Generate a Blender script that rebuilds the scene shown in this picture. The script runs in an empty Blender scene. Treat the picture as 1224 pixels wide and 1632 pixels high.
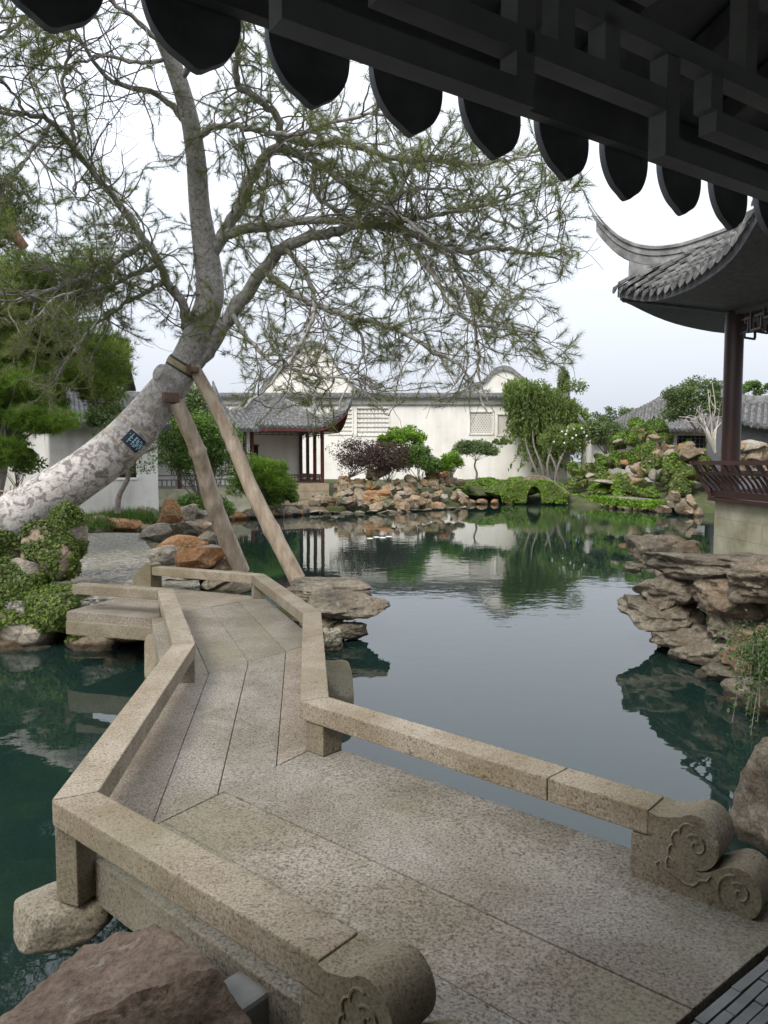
import bpy, bmesh, math, random
import numpy as np
from mathutils import Vector, Matrix, noise as mnoise

# ------------------------------------------------------------------ camera, sky, sun, exposure
SC = bpy.context.scene
COL = SC.collection
F = 1200.0; TH = math.atan(81 / 1200.0); CZ = 2.4          # calibrated: eye 2.4 m above the pond
cam_d = bpy.data.cameras.new('camera'); cam = bpy.data.objects.new('camera', cam_d); COL.objects.link(cam)
cam.location = (0, 0, CZ); cam.rotation_euler = (math.pi / 2 - TH, 0, 0)
cam_d.sensor_fit = 'VERTICAL'; cam_d.sensor_height = 36; cam_d.lens = 36 * F / 1632
cam_d.clip_start = 0.05; cam_d.clip_end = 5000
SC.camera = cam
SUN_EL, SUN_AZ = math.radians(48), math.radians(215)
W = bpy.data.worlds.new('World'); SC.world = W; W.use_nodes = True
wn = W.node_tree.nodes; wl = W.node_tree.links
for n in list(wn): wn.remove(n)
sky = wn.new('ShaderNodeTexSky'); sky.sky_type = 'NISHITA'; sky.sun_disc = False
sky.sun_elevation = SUN_EL; sky.sun_rotation = SUN_AZ; sky.dust_density = 6; sky.air_density = 1.2
hs = wn.new('ShaderNodeHueSaturation'); hs.inputs['Saturation'].default_value = 0.35
mx = wn.new('ShaderNodeMix'); mx.data_type = 'RGBA'; mx.inputs[0].default_value = 0.78
mx.inputs[7].default_value = (8.3, 8.7, 9.5, 1)                 # even overcast veil
bg = wn.new('ShaderNodeBackground'); bg.inputs[1].default_value = 0.1
wo = wn.new('ShaderNodeOutputWorld')
tc = wn.new('ShaderNodeTexCoord'); sx = wn.new('ShaderNodeSeparateXYZ'); wl.new(tc.outputs['Generated'], sx.inputs[0])
cr_ = wn.new('ShaderNodeMapRange'); wl.new(sx.outputs[2], cr_.inputs[0]); cr_.inputs[1].default_value = 0; cr_.inputs[2].default_value = 1; cr_.inputs[3].default_value = .63; cr_.inputs[4].default_value = 2.0
vm = wn.new('ShaderNodeVectorMath'); vm.operation = 'SCALE'; vm.inputs[0].default_value = (6.9, 7.35, 8.15); wl.new(cr_.outputs[0], vm.inputs['Scale']); wl.new(vm.outputs[0], mx.inputs[7])   # overcast sky: zenith brighter than horizon
wl.new(sky.outputs[0], hs.inputs['Color']); wl.new(hs.outputs[0], mx.inputs[6]); wl.new(mx.outputs[2], bg.inputs[0]); wl.new(bg.outputs[0], wo.inputs[0])
sl = bpy.data.lights.new('sun', 'SUN'); sun = bpy.data.objects.new('sun', sl); COL.objects.link(sun)
sl.energy = 1.5; sl.angle = math.radians(18); sl.color = (1, 0.95, 0.87)
sd = Vector((math.sin(SUN_AZ) * math.cos(SUN_EL), math.cos(SUN_AZ) * math.cos(SUN_EL), math.sin(SUN_EL)))
sun.rotation_euler = sd.to_track_quat('Z', 'Y').to_euler()
SC.view_settings.view_transform = 'Standard'; SC.view_settings.look = 'None'
SC.view_settings.exposure = 0.82; SC.view_settings.gamma = 1
SC.cycles.use_denoising = True
SC.cycles.max_bounces = 6; SC.cycles.diffuse_bounces = 3; SC.cycles.glossy_bounces = 3; SC.cycles.transmission_bounces = 2
SC.cycles.use_adaptive_sampling = True; SC.cycles.adaptive_threshold = .03

# ------------------------------------------------------------------ helpers
rng = np.random.default_rng(7); random.seed(7)
def ray(u, v):
    xc = (u - 612) / F; yc = (816 - v) / F
    return Vector((xc, math.cos(TH) + yc * math.sin(TH), -math.sin(TH) + yc * math.cos(TH)))
def G(u, v, z):                                  # survey point on a level at height z
    r = ray(u, v); return r * ((z - CZ) / r.z) + Vector((0, 0, CZ))
def D(u, v, d):                                  # survey point at a known distance
    r = ray(u, v); return r * (d / r.y) + Vector((0, 0, CZ))
def proj(P):
    z = P[:, 2] - CZ; f = P[:, 1] * math.cos(TH) - z * math.sin(TH); up = P[:, 1] * math.sin(TH) + z * math.cos(TH)
    f = np.maximum(f, .01)
    return 612 + F * P[:, 0] / f, 816 - F * up / f

class MB:
    def __init__(s): s.v = []; s.f = []
    def add(s, vs, fs):
        k = len(s.v); s.v += [tuple(p) for p in vs]; s.f += [tuple(i + k for i in f) for f in fs]; return s
    def prism(s, bot, top):                      # bot/top rings of equal length
        n = len(bot); fs = [tuple(range(n - 1, -1, -1)), tuple(range(n, 2 * n))]
        fs += [(i, (i + 1) % n, n + (i + 1) % n, n + i) for i in range(n)]
        return s.add(list(bot) + list(top), fs)
    def box(s, c, sz, rz=0.0):
        c = Vector(c); x = Vector((math.cos(rz), math.sin(rz), 0)) * sz[0] / 2; y = Vector((-math.sin(rz), math.cos(rz), 0)) * sz[1] / 2
        z = Vector((0, 0, sz[2] / 2)); r = [-x - y, x - y, x + y, -x + y]
        return s.prism([c + p - z for p in r], [c + p + z for p in r])
    def beam(s, a, b, w, h, up=(0, 0, 1)):       # square bar from a to b
        a = Vector(a); b = Vector(b); t = (b - a).normalized(); up = Vector(up)
        x = t.cross(up); x = (x if x.length > 1e-4 else t.cross(Vector((1, 0, 0)))).normalized(); y = x.cross(t).normalized()
        r = [-x * w / 2 - y * h / 2, x * w / 2 - y * h / 2, x * w / 2 + y * h / 2, -x * w / 2 + y * h / 2]
        return s.prism([a + p for p in r], [b + p for p in r])
    def tube(s, pts, rad, n=8, cap=True):
        pts = [Vector(p) for p in pts]; m = len(pts)
        if not hasattr(rad, '__len__'): rad = [rad] * m
        prev = None; rings = []
        for i, p in enumerate(pts):
            t = (pts[min(i + 1, m - 1)] - pts[max(i - 1, 0)]).normalized()
            if prev is None:
                x = t.cross(Vector((0.13, 0.31, 0.94))).normalized()
            else:
                x = (prev - t * prev.dot(t)).normalized()
            prev = x; y = t.cross(x)
            rings.append([p + (x * math.cos(2 * math.pi * k / n) + y * math.sin(2 * math.pi * k / n)) * rad[i] for k in range(n)])
        vs = [q for r in rings for q in r]; fs = []
        for i in range(m - 1):
            for k in range(n):
                fs.append((i * n + k, i * n + (k + 1) % n, (i + 1) * n + (k + 1) % n, (i + 1) * n + k))
        if cap: fs.append(tuple(range(n - 1, -1, -1))); fs.append(tuple((m - 1) * n + k for k in range(n)))
        return s.add(vs, fs)
    def sweep(s, prof, path, side, up=None, closed=True):
        # prof: list of (a,b) -> a along side vector, b along up; path pts with per-point side vectors
        m = len(path); n = len(prof); vs = []
        for i, p in enumerate(path):
            sd_ = Vector(side[i] if isinstance(side, list) else side); u_ = Vector(up[i] if isinstance(up, list) else (up or (0, 0, 1)))
            vs += [Vector(p) + sd_ * a + u_ * b for a, b in prof]
        fs = []
        for i in range(m - 1):
            for k in range(n if closed else n - 1):
                fs.append((i * n + k, i * n + (k + 1) % n, (i + 1) * n + (k + 1) % n, (i + 1) * n + k))
        if closed: fs.append(tuple(range(n - 1, -1, -1))); fs.append(tuple((m - 1) * n + k for k in range(n)))
        return s.add(vs, fs)
    def mesh(s, name):
        me = bpy.data.meshes.new(name); me.from_pydata(s.v, [], s.f); me.update()
        bm = bmesh.new(); bm.from_mesh(me); bmesh.ops.recalc_face_normals(bm, faces=bm.faces); bm.to_mesh(me); bm.free()
        return me
    def build(s, name, m, parent=None, smooth=None, bevel=0):
        me = s.mesh(name)
        if bevel:
            bm = bmesh.new(); bm.from_mesh(me)
            bmesh.ops.bevel(bm, geom=list(bm.edges), offset=bevel, segments=2, profile=.6, affect='EDGES', clamp_overlap=True); bm.to_mesh(me); bm.free()
        if smooth:
            me.polygons.foreach_set('use_smooth', [True] * len(me.polygons)); me.set_sharp_from_angle(angle=math.radians(smooth))
        return put(name, me, m, parent)

def root_inv(parent):
    return Matrix.Translation(-parent.location) if parent is not None and parent.type == 'EMPTY' else Matrix.Identity(4)
def put(name, me, m, parent=None, mtx=None):
    if m is not None and not me.materials: me.materials.append(m)
    o = bpy.data.objects.new(name, me); COL.objects.link(o)
    if parent is not None: o.parent = parent; o.matrix_parent_inverse = root_inv(parent)
    if mtx is not None: o.matrix_basis = mtx
    return o
def tag(o, label, cat, group=None, kind=None):
    o['label'] = label; o['category'] = cat
    if group: o['group'] = group
    if kind: o['kind'] = kind
    return o
def thing(name, label, cat, loc=(0, 0, 0), group=None):
    o = bpy.data.objects.new(name, None); COL.objects.link(o); o.location = loc; o.empty_display_size = .2
    return tag(o, label, cat, group)
def struct(o, label=None):
    o['kind'] = 'structure'
    if label: o['label'] = label
    return o
def catmull(pts, n):
    pts = [np.array(p, float) for p in pts]; P = [2 * pts[0] - pts[1]] + pts + [2 * pts[-1] - pts[-2]]; out = []
    for i in range(1, len(P) - 2):
        for k in range(n):
            t = k / n; a, b, c, d = P[i - 1], P[i], P[i + 1], P[i + 2]
            out.append(.5 * (2 * b + (c - a) * t + (2 * a - 5 * b + 4 * c - d) * t * t + (3 * b - a - 3 * c + d) * t ** 3))
    out.append(pts[-1]); return out

# ------------------------------------------------------------------ materials
def base(name):
    m = bpy.data.materials.new(name); m.use_nodes = True; nt = m.node_tree
    return m, nt, nt.nodes['Principled BSDF']
def nd(nt, t, **k):
    n = nt.nodes.new(t)
    for a, b in k.items(): setattr(n, a, b)
    return n
def ramp(nt, fac, stops, interp='LINEAR'):
    r = nd(nt, 'ShaderNodeValToRGB'); r.color_ramp.interpolation = interp; e = r.color_ramp.elements
    while len(e) < len(stops): e.new(.5)
    for i, (p, c) in enumerate(stops): e[i].position = p; e[i].color = (*c, 1) if len(c) == 3 else c
    nt.links.new(fac, r.inputs[0]); return r.outputs[0]
def noi(nt, scale, detail=4, rough=.55, vec=None, dist=0):
    n = nd(nt, 'ShaderNodeTexNoise'); n.inputs['Scale'].default_value = scale; n.inputs['Detail'].default_value = detail
    n.inputs['Roughness'].default_value = rough; n.inputs['Distortion'].default_value = dist
    nt.links.new(vec, n.inputs['Vector']); return n.outputs[0]
def mixc(nt, f, a, b, mode='MIX'):
    x = nd(nt, 'ShaderNodeMix', data_type='RGBA', blend_type=mode)
    for i, val in ((0, f), (6, a), (7, b)):
        if hasattr(val, 'is_output'): nt.links.new(val, x.inputs[i])
        elif i == 0: x.inputs[0].default_value = val
        else: x.inputs[i].default_value = (*val, 1)
    return x.outputs[2]
def bump(nt, bs, h, strength, dist, prev=None):
    b = nd(nt, 'ShaderNodeBump'); b.inputs['Strength'].default_value = strength; b.inputs['Distance'].default_value = dist
    nt.links.new(h, b.inputs['Height'])
    if prev: nt.links.new(prev, b.inputs['Normal'])
    nt.links.new(b.outputs[0], bs.inputs['Normal']); return b.outputs[0]
def pos(nt, scale=None):
    g = nd(nt, 'ShaderNodeNewGeometry')
    if scale is None: return g.outputs['Position']
    mp = nd(nt, 'ShaderNodeMapping'); mp.inputs['Scale'].default_value = scale; nt.links.new(g.outputs['Position'], mp.inputs[0]); return mp.outputs[0]
def setc(nt, bs, c):
    if hasattr(c, 'is_output'): nt.links.new(c, bs.inputs['Base Color'])
    else: bs.inputs['Base Color'].default_value = (*c, 1)

def granite(name, light, mid, dark, stain, speck=110):
    m, nt, bs = base(name); p = pos(nt)
    a = ramp(nt, noi(nt, speck, 3, .65, p), [(.33, dark), (.46, mid), (.64, light)])
    pits = ramp(nt, noi(nt, 40, 3, .6, p, .6), [(.32, (.34, .32, .29)), (.42, (1, 1, 1))])
    big = ramp(nt, noi(nt, 17, 4, .65, p, .4), [(.27, (.42, .40, .36)), (.34, (1, 1, 1))])
    a = mixc(nt, .62, a, pits, 'MULTIPLY'); a = mixc(nt, .55, a, big, 'MULTIPLY')
    b = noi(nt, 1.7, 6, .65, p, .5); a = mixc(nt, ramp(nt, b, [(.40, (0, 0, 0)), (.60, (.75, .75, .75))]), a, stain, 'MULTIPLY')
    alg = ramp(nt, noi(nt, .9, 6, .7, p), [(.50, (0, 0, 0)), (.66, (.45, .45, .45))]); a = mixc(nt, alg, a, (.17, .165, .105))
    oi = nd(nt, 'ShaderNodeObjectInfo'); tint = ramp(nt, oi.outputs['Random'], [(0, (.80, .79, .77)), (.35, (1, .95, .88)), (.7, (.90, .91, .90)), (1, (1.05, 1.02, .98))])
    c = mixc(nt, 1, a, tint, 'MULTIPLY'); setc(nt, bs, c); bs.inputs['Roughness'].default_value = .85; bs.inputs['Specular IOR Level'].default_value = .3
    n1 = bump(nt, bs, noi(nt, speck * .5, 4, .65, p), .5, .008); n2 = bump(nt, bs, pits, .4, .006, n1); bump(nt, bs, noi(nt, 6, 5, .6, p), .35, .03, n2)
    return m
def simple(name, stops, scale, rough=.8, bs_=.3, bscale=20, bdist=.02, stretch=None, detail=5, spec=.3):
    m, nt, bs = base(name); p = pos(nt, stretch)
    setc(nt, bs, ramp(nt, noi(nt, scale, detail, .6, p), stops)); bs.inputs['Roughness'].default_value = rough
    bs.inputs['Specular IOR Level'].default_value = spec
    if bs_: bump(nt, bs, noi(nt, bscale, 5, .6, p), bs_, bdist)
    return m
def rockmat(name, c1, c2, c3, odd, oddmin=.75, strata=3.0):
    m, nt, bs = base(name); p = pos(nt); ps = pos(nt, (1, 1, strata))
    a = ramp(nt, noi(nt, 2.3, 8, .65, ps), [(.3, c1), (.5, c2), (.7, c3)])
    oi = nd(nt, 'ShaderNodeObjectInfo'); f = ramp(nt, oi.outputs['Random'], [(oddmin - .12, (0, 0, 0)), (oddmin + .08, (.7, .7, .7))])
    a = mixc(nt, mixc(nt, 1, f, (.75, .75, .75), 'MULTIPLY'), a, odd)
    pat = ramp(nt, noi(nt, 1.1, 5, .7, p), [(.52, (0, 0, 0)), (.66, (.7, .7, .7))]); a = mixc(nt, pat, a, mixc(nt, .35, a, odd))
    a = mixc(nt, 1, a, ramp(nt, noi(nt, 16, 6, .7, ps), [(.3, (.5, .48, .46)), (.6, (1.1, 1.1, 1.1))]), 'MULTIPLY')
    lich = ramp(nt, noi(nt, 5.5, 7, .75, p), [(.58, (0, 0, 0)), (.68, (.6, .6, .6))]); a = mixc(nt, lich, a, (.4, .39, .35))
    a = mixc(nt, 1, a, ramp(nt, noi(nt, 55, 5, .7, p), [(.32, (.55, .54, .52)), (.5, (1, 1, 1)), (.68, (1.25, 1.24, 1.2))]), 'MULTIPLY')
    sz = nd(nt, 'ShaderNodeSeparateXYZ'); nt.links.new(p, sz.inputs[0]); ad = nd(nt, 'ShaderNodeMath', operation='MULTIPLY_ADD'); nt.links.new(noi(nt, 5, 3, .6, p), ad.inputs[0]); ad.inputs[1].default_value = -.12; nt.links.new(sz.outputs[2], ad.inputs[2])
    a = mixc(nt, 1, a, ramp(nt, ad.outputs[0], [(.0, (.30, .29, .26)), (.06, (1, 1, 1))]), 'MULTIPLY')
    setc(nt, bs, a); bs.inputs['Roughness'].default_value = .9; bs.inputs['Specular IOR Level'].default_value = .25
    vo = nd(nt, 'ShaderNodeTexVoronoi', feature='DISTANCE_TO_EDGE'); vo.inputs['Scale'].default_value = 2.6; nt.links.new(mixc(nt, .12, ps, noi(nt, 3, 3, .6, p)), vo.inputs['Vector'])
    n0 = bump(nt, bs, ramp(nt, vo.outputs['Distance'], [(0, (0, 0, 0)), (.06, (1, 1, 1))]), .35, .05)
    n1 = bump(nt, bs, noi(nt, 7, 9, .7, ps), .8, .1, n0); bump(nt, bs, noi(nt, 45, 6, .65, p), .5, .02, n1)
    return m
def leafmat(name, c1, c2, c3, trans=.35, rough=.55):
    m, nt, bs = base(name); g = nd(nt, 'ShaderNodeNewGeometry')
    c = ramp(nt, g.outputs['Random Per Island'], [(0, c1), (.55, c2), (1, c3)])
    c = mixc(nt, 1, c, ramp(nt, noi(nt, .9, 3, .5, g.outputs['Position']), [(.35, (.7, .72, .7)), (.65, (1.1, 1.1, 1.0))]), 'MULTIPLY')
    setc(nt, bs, c); bs.inputs['Roughness'].default_value = rough; bs.inputs['Specular IOR Level'].default_value = .3
    t = nd(nt, 'ShaderNodeBsdfTranslucent'); nt.links.new(mixc(nt, 1, c, (1.3, 1.35, .8), 'MULTIPLY'), t.inputs[0])
    x = nd(nt, 'ShaderNodeMixShader'); x.inputs[0].default_value = trans
    nt.links.new(bs.outputs[0], x.inputs[1]); nt.links.new(t.outputs[0], x.inputs[2]); nt.links.new(x.outputs[0], nt.nodes['Material Output'].inputs[0])
    return m

M = {}
M['granite_a'] = granite('granite_pinkish', (.305, .276, .238), (.205, .182, .153), (.083, .072, .06), (.62, .57, .5), 78)
M['granite_b'] = granite('granite_grey', (.315, .29, .252), (.203, .183, .155), (.073, .065, .054), (.62, .58, .5), 78)
M['granite_r'] = granite('granite_rail', (.33, .29, .232), (.245, .211, .165), (.115, .096, .071), (.6, .54, .43), 90)
M['granite_d'] = granite('granite_weathered', (.28, .25, .19), (.205, .18, .135), (.11, .095, .07), (.6, .54, .42), 95)
M['carve'] = simple('carved_granite', [(.35, (.20, .17, .12)), (.65, (.30, .26, .19))], 60, .9, .3, 90, .004)
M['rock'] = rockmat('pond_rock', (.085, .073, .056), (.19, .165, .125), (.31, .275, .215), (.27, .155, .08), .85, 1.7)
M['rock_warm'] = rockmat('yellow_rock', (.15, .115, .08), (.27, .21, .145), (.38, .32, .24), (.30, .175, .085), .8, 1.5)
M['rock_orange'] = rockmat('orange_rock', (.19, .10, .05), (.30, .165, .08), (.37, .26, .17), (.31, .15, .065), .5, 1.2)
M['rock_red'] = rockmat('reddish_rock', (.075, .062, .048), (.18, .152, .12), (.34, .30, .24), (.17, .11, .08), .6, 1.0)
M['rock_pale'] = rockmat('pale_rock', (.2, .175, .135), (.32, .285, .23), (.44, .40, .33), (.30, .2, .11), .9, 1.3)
def plastermat(name, c1, c2, c3, streak):
    m, nt, bs = base(name); p = pos(nt); a = ramp(nt, noi(nt, .6, 6, .65, p), [(.3, c1), (.52, c2), (.75, c3)])
    st = ramp(nt, noi(nt, 1, 5, .65, pos(nt, (1.6, 1.6, .10))), [(.46, (0, 0, 0)), (.72, (streak,) * 3)]); a = mixc(nt, st, a, (.34, .325, .29))
    sp = ramp(nt, noi(nt, 2.4, 6, .7, p), [(.56, (0, 0, 0)), (.7, (streak,) * 3)]); a = mixc(nt, sp, a, (.45, .42, .37))
    setc(nt, bs, a); bs.inputs['Roughness'].default_value = .95; bs.inputs['Specular IOR Level'].default_value = .2; bump(nt, bs, noi(nt, 20, 5, .6, p), .12, .01); return m
M['plaster'] = plastermat('white_plaster', (.69, .645, .575), (.80, .765, .705), (.85, .82, .765), .2)
M['plaster_old'] = plastermat('stained_plaster', (.48, .45, .40), (.66, .63, .58), (.76, .74, .70), .6)
M['tile'] = simple('grey_roof_tile', [(.3, (.045, .045, .043)), (.5, (.095, .093, .09)), (.7, (.22, .215, .20))], 6, .85, .4, 40, .01)
M['tile_dark'] = simple('dark_roof_tile', [(.3, (.04, .041, .045)), (.7, (.095, .096, .10))], 5, .8, .3, 40, .01)
M['tile_eave'] = simple('grey_eave_tile', [(.3, (.12, .122, .13)), (.7, (.22, .222, .235))], 9, .85, .4, 40, .006)
M['ridge'] = simple('grey_ridge_plaster', [(.3, (.10, .10, .10)), (.5, (.20, .20, .195)), (.72, (.36, .35, .33))], 5, .9, .4, 30, .01)
M['wood_red'] = simple('red_brown_lacquer', [(.3, (.032, .014, .012)), (.7, (.062, .024, .019))], 3, .35, .1, 40, .003, (4, 4, .6), spec=.5)
M['wood_bright'] = simple('oxblood_paint', [(.3, (.09, .02, .016)), (.7, (.15, .034, .027))], 3, .5, .1, 40, .003, (4, 4, .6))
M['wood_dark'] = simple('dark_timber', [(.3, (.09, .088, .095)), (.7, (.16, .157, .165))], 4, .7, .2, 40, .003, (3, 3, 3))
M['board'] = simple('eave_boarding', [(.3, (.13, .13, .137)), (.7, (.22, .22, .23))], 5, .8, .2, 30, .004)
M['prop'] = simple('weathered_pole', [(.3, (.20, .15, .10)), (.5, (.34, .27, .20)), (.7, (.46, .39, .31))], 9, .85, .6, 22, .02, (1, 1, .25))
M['steel'] = simple('rusty_steel', [(.3, (.05, .035, .03)), (.7, (.14, .08, .05))], 14, .6, .2, 60, .004)
M['strap'] = simple('ochre_strap', [(.3, (.22, .17, .09)), (.7, (.36, .30, .17))], 14, .8, .2, 60, .004)
M['strap_dark'] = simple('dark_rubber', [(.3, (.03, .03, .03)), (.7, (.06, .058, .05))], 14, .7, .1, 60, .004)
M['plaque'] = simple('dark_plaque', [(.3, (.018, .025, .032)), (.7, (.03, .042, .055))], 10, .5, 0)
M['ink'] = simple('pale_blue_lettering', [(.3, (.20, .34, .44)), (.7, (.34, .5, .6))], 30, .6, 0)
M['dark'] = simple('dark_opening', [(.3, (.012, .012, .013)), (.7, (.02, .02, .021))], 3, .7, 0)
M['twig'] = simple('twig_bark', [(.3, (.10, .085, .075)), (.7, (.24, .21, .19))], 12, .9, .3, 40, .01)
M['twig_pale'] = simple('pale_twig_bark', [(.3, (.30, .27, .22)), (.7, (.50, .46, .40))], 12, .9, .3, 40, .01)
M['base_stone'] = simple('mossy_base_wall', [(.3, (.20, .19, .115)), (.5, (.30, .285, .20)), (.7, (.40, .38, .29))], 2.2, .9, .2, 25, .01)
M['base_tan'] = simple('tan_ashlar', [(.3, (.36, .27, .17)), (.7, (.5, .41, .29))], 2.5, .9, .2, 25, .01)
M['soil'] = simple('mossy_soil', [(.3, (.035, .04, .016)), (.5, (.055, .065, .022)), (.7, (.10, .085, .05))], 2.5, .95, .6, 12, .08)
M['moss'] = simple('moss', [(.3, (.03, .05, .012)), (.7, (.07, .11, .025))], 6, .95, .6, 40, .03)
M['slate'] = simple('blue_grey_brick', [(.3, (.09, .092, .088)), (.7, (.16, .16, .152))], 9, .8, .2, 40, .004)

M['slate_light'] = simple('grey_stone_block', [(.3, (.17, .175, .165)), (.7, (.27, .275, .26))], 7, .8, .3, 50, .004)
def gravelmat():
    m, nt, bs = base('gravel'); p = pos(nt); vo = nd(nt, 'ShaderNodeTexVoronoi'); vo.inputs['Scale'].default_value = 22; nt.links.new(p, vo.inputs['Vector'])
    hsv = nd(nt, 'ShaderNodeSeparateColor'); nt.links.new(vo.outputs['Color'], hsv.inputs[0])
    c = ramp(nt, hsv.outputs[0], [(0, (.07, .065, .052)), (.5, (.17, .155, .13)), (1, (.30, .28, .24))])
    c = mixc(nt, ramp(nt, noi(nt, 1.5, 5, .6, p), [(.45, (0, 0, 0)), (.7, (.7, .7, .7))]), c, (.13, .13, .07)); setc(nt, bs, c)
    bs.inputs['Roughness'].default_value = .95; bump(nt, bs, vo.outputs['Distance'], .8, -.03); return m
M['gravel'] = gravelmat()
def barkmat():
    m, nt, bs = base('lacebark'); p = pos(nt)
    f = noi(nt, 9, 4, .55, p, .8)
    c = ramp(nt, f, [(.38, (.17, .145, .135)), (.45, (.26, .23, .215)), (.48, (.42, .39, .365)), (.62, (.52, .485, .455))])
    c2 = ramp(nt, noi(nt, 16, 6, .7, p, .5), [(.34, (.15, .135, .12)), (.44, (.30, .28, .26)), (.6, (.43, .41, .385))])
    sz = nd(nt, 'ShaderNodeSeparateXYZ'); nt.links.new(p, sz.inputs[0]); hz = nd(nt, 'ShaderNodeMapRange'); nt.links.new(sz.outputs[2], hz.inputs[0]); hz.inputs[1].default_value = 2.2; hz.inputs[2].default_value = 4.4
    c = mixc(nt, hz.outputs[0], c, c2)
    c = mixc(nt, 1, c, ramp(nt, noi(nt, 34, 5, .65, p), [(.3, (.5, .48, .46)), (.52, (1, 1, 1))]), 'MULTIPLY')
    c = mixc(nt, ramp(nt, noi(nt, 1.6, 5, .6, p), [(.5, (0, 0, 0)), (.7, (.5, .5, .5))]), c, (.22, .2, .15))
    setc(nt, bs, c); bs.inputs['Roughness'].default_value = .9
    n1 = bump(nt, bs, f, .6, -.03); bump(nt, bs, noi(nt, 40, 5, .6, p), .4, .01, n1); return m
M['bark'] = barkmat()
def limbmat():
    m, nt, bs = base('pine_limb_bark'); p = pos(nt)
    c = ramp(nt, noi(nt, 10, 5, .6, p), [(.35, (.15, .14, .125)), (.5, (.27, .255, .235)), (.65, (.40, .385, .36))]); setc(nt, bs, c)
    bs.inputs['Roughness'].default_value = .9; bump(nt, bs, noi(nt, 25, 5, .6, p), .5, .02); return m
M['limb'] = limbmat()
def watermat():
    m, nt, bs = base('pond_water'); nt.nodes.remove(bs)
    a = noi(nt, 1.0, 3, .5, pos(nt, (2.2, 2.6, 1))); b = noi(nt, 1.0, 2, .5, pos(nt, (9, 11, 1)))
    patch = ramp(nt, noi(nt, .16, 2, .5, pos(nt, (1, .5, 1))), [(.44, (.14, .14, .14)), (.62, (1, 1, 1))])
    x = mixc(nt, 1, mixc(nt, .12, a, b), patch, 'MULTIPLY')
    bp = nd(nt, 'ShaderNodeBump'); bp.inputs['Strength'].default_value = .13; bp.inputs['Distance'].default_value = .05; nt.links.new(x, bp.inputs['Height'])
    df = nd(nt, 'ShaderNodeBsdfDiffuse'); df.inputs[0].default_value = (.0075, .0195, .016, 1)
    gl = nd(nt, 'ShaderNodeBsdfGlossy'); gl.inputs['Roughness'].default_value = .012; gl.inputs['Color'].default_value = (1, 1, 1, 1)
    fr = nd(nt, 'ShaderNodeFresnel'); fr.inputs['IOR'].default_value = 1.48
    for n_ in (gl, fr): nt.links.new(bp.outputs[0], n_.inputs['Normal'])
    ms = nd(nt, 'ShaderNodeMixShader'); nt.links.new(fr.outputs[0], ms.inputs[0]); nt.links.new(df.outputs[0], ms.inputs[1]); nt.links.new(gl.outputs[0], ms.inputs[2])
    nt.links.new(ms.outputs[0], nt.nodes['Material Output'].inputs[0]); return m
M['water'] = watermat()
M['needle'] = leafmat('pine_needles', (.095, .11, .052), (.15, .17, .08), (.23, .245, .115), .52)
M['needle_dark'] = leafmat('dark_needles', (0.045, 0.068, 0.027), (0.075, 0.112, 0.039), (0.120, 0.150, 0.053), .25)
M['needle_green'] = leafmat('bright_needles', (0.075, 0.132, 0.021), (0.127, 0.218, 0.034), (0.207, 0.310, 0.057), .45)
M['ivy'] = leafmat('ivy_leaves', (0.046, 0.078, 0.016), (0.098, 0.150, 0.029), (0.208, 0.247, 0.058), .35)
M['leaf_bright'] = leafmat('yellow_green_leaves', (0.081, 0.162, 0.020), (0.149, 0.270, 0.027), (0.243, 0.365, 0.047), .4)
M['leaf_mid'] = leafmat('mid_green_leaves', (0.056, 0.112, 0.025), (0.098, 0.175, 0.034), (0.168, 0.252, 0.056), .38)
M['leaf_dull'] = leafmat('dull_green_leaves', (0.054, 0.088, 0.034), (0.095, 0.142, 0.051), (0.162, 0.203, 0.081), .3)
M['leaf_purple'] = leafmat('purple_leaves', (0.029, 0.016, 0.016), (0.058, 0.029, 0.026), (0.111, 0.072, 0.052), .25)
M['willow'] = leafmat('vine_leaves', (0.090, 0.132, 0.036), (0.144, 0.204, 0.060), (0.216, 0.276, 0.090), .45)
M['grass'] = leafmat('grass_blades', (0.039, 0.091, 0.019), (0.072, 0.143, 0.026), (0.117, 0.195, 0.039), .35)
M['leaf_trail'] = leafmat('trailing_leaves', (.035, .07, .02), (.06, .11, .03), (.10, .16, .05), .3)
M['needle_olive'] = leafmat('olive_needles', (.085, .125, .03), (.14, .19, .05), (.22, .27, .08), .5)
M['petal'] = simple('white_petals', [(.3, (.75, .74, .70)), (.7, (.85, .84, .82))], 10, .8, 0)

# ------------------------------------------------------------------ foliage builders (numpy)
def npmesh(name, V, nv, m, parent=None, mats=None):
    """V: (n,nv,3) polygons -> one mesh object"""
    n = len(V); me = bpy.data.meshes.new(name)
    me.vertices.add(n * nv); me.vertices.foreach_set('co', V.reshape(-1).astype(np.float32))
    me.loops.add(n * nv); me.loops.foreach_set('vertex_index', np.arange(n * nv, dtype=np.int32))
    me.polygons.add(n); me.polygons.foreach_set('loop_start', np.arange(0, n * nv, nv, dtype=np.int32))
    me.update(calc_edges=True); me.validate()
    return put(name, me, m, parent)
def unit(a): return a / np.maximum(np.linalg.norm(a, axis=-1, keepdims=True), 1e-9)
def leafpolys(P, N, size, aspect=.45, jit=.7, droop=0.0, axis=None):
    n = len(P); N = unit(N + rng.normal(0, jit, (n, 3))); A = rng.normal(0, 1, (n, 3)) if axis is None else axis + rng.normal(0, .35, (n, 3))
    A = A - N * (A * N).sum(1, keepdims=True); A[:, 2] -= droop; A = unit(A); B = np.cross(N, A)
    L = (size * rng.uniform(.6, 1.3, n))[:, None]; w = L * aspect
    return np.stack([P - A * L * .5, P + B * w * .5 - A * L * .05, P + A * L * .5 - N * L * .08, P - B * w * .5 - A * L * .05], 1)
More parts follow.
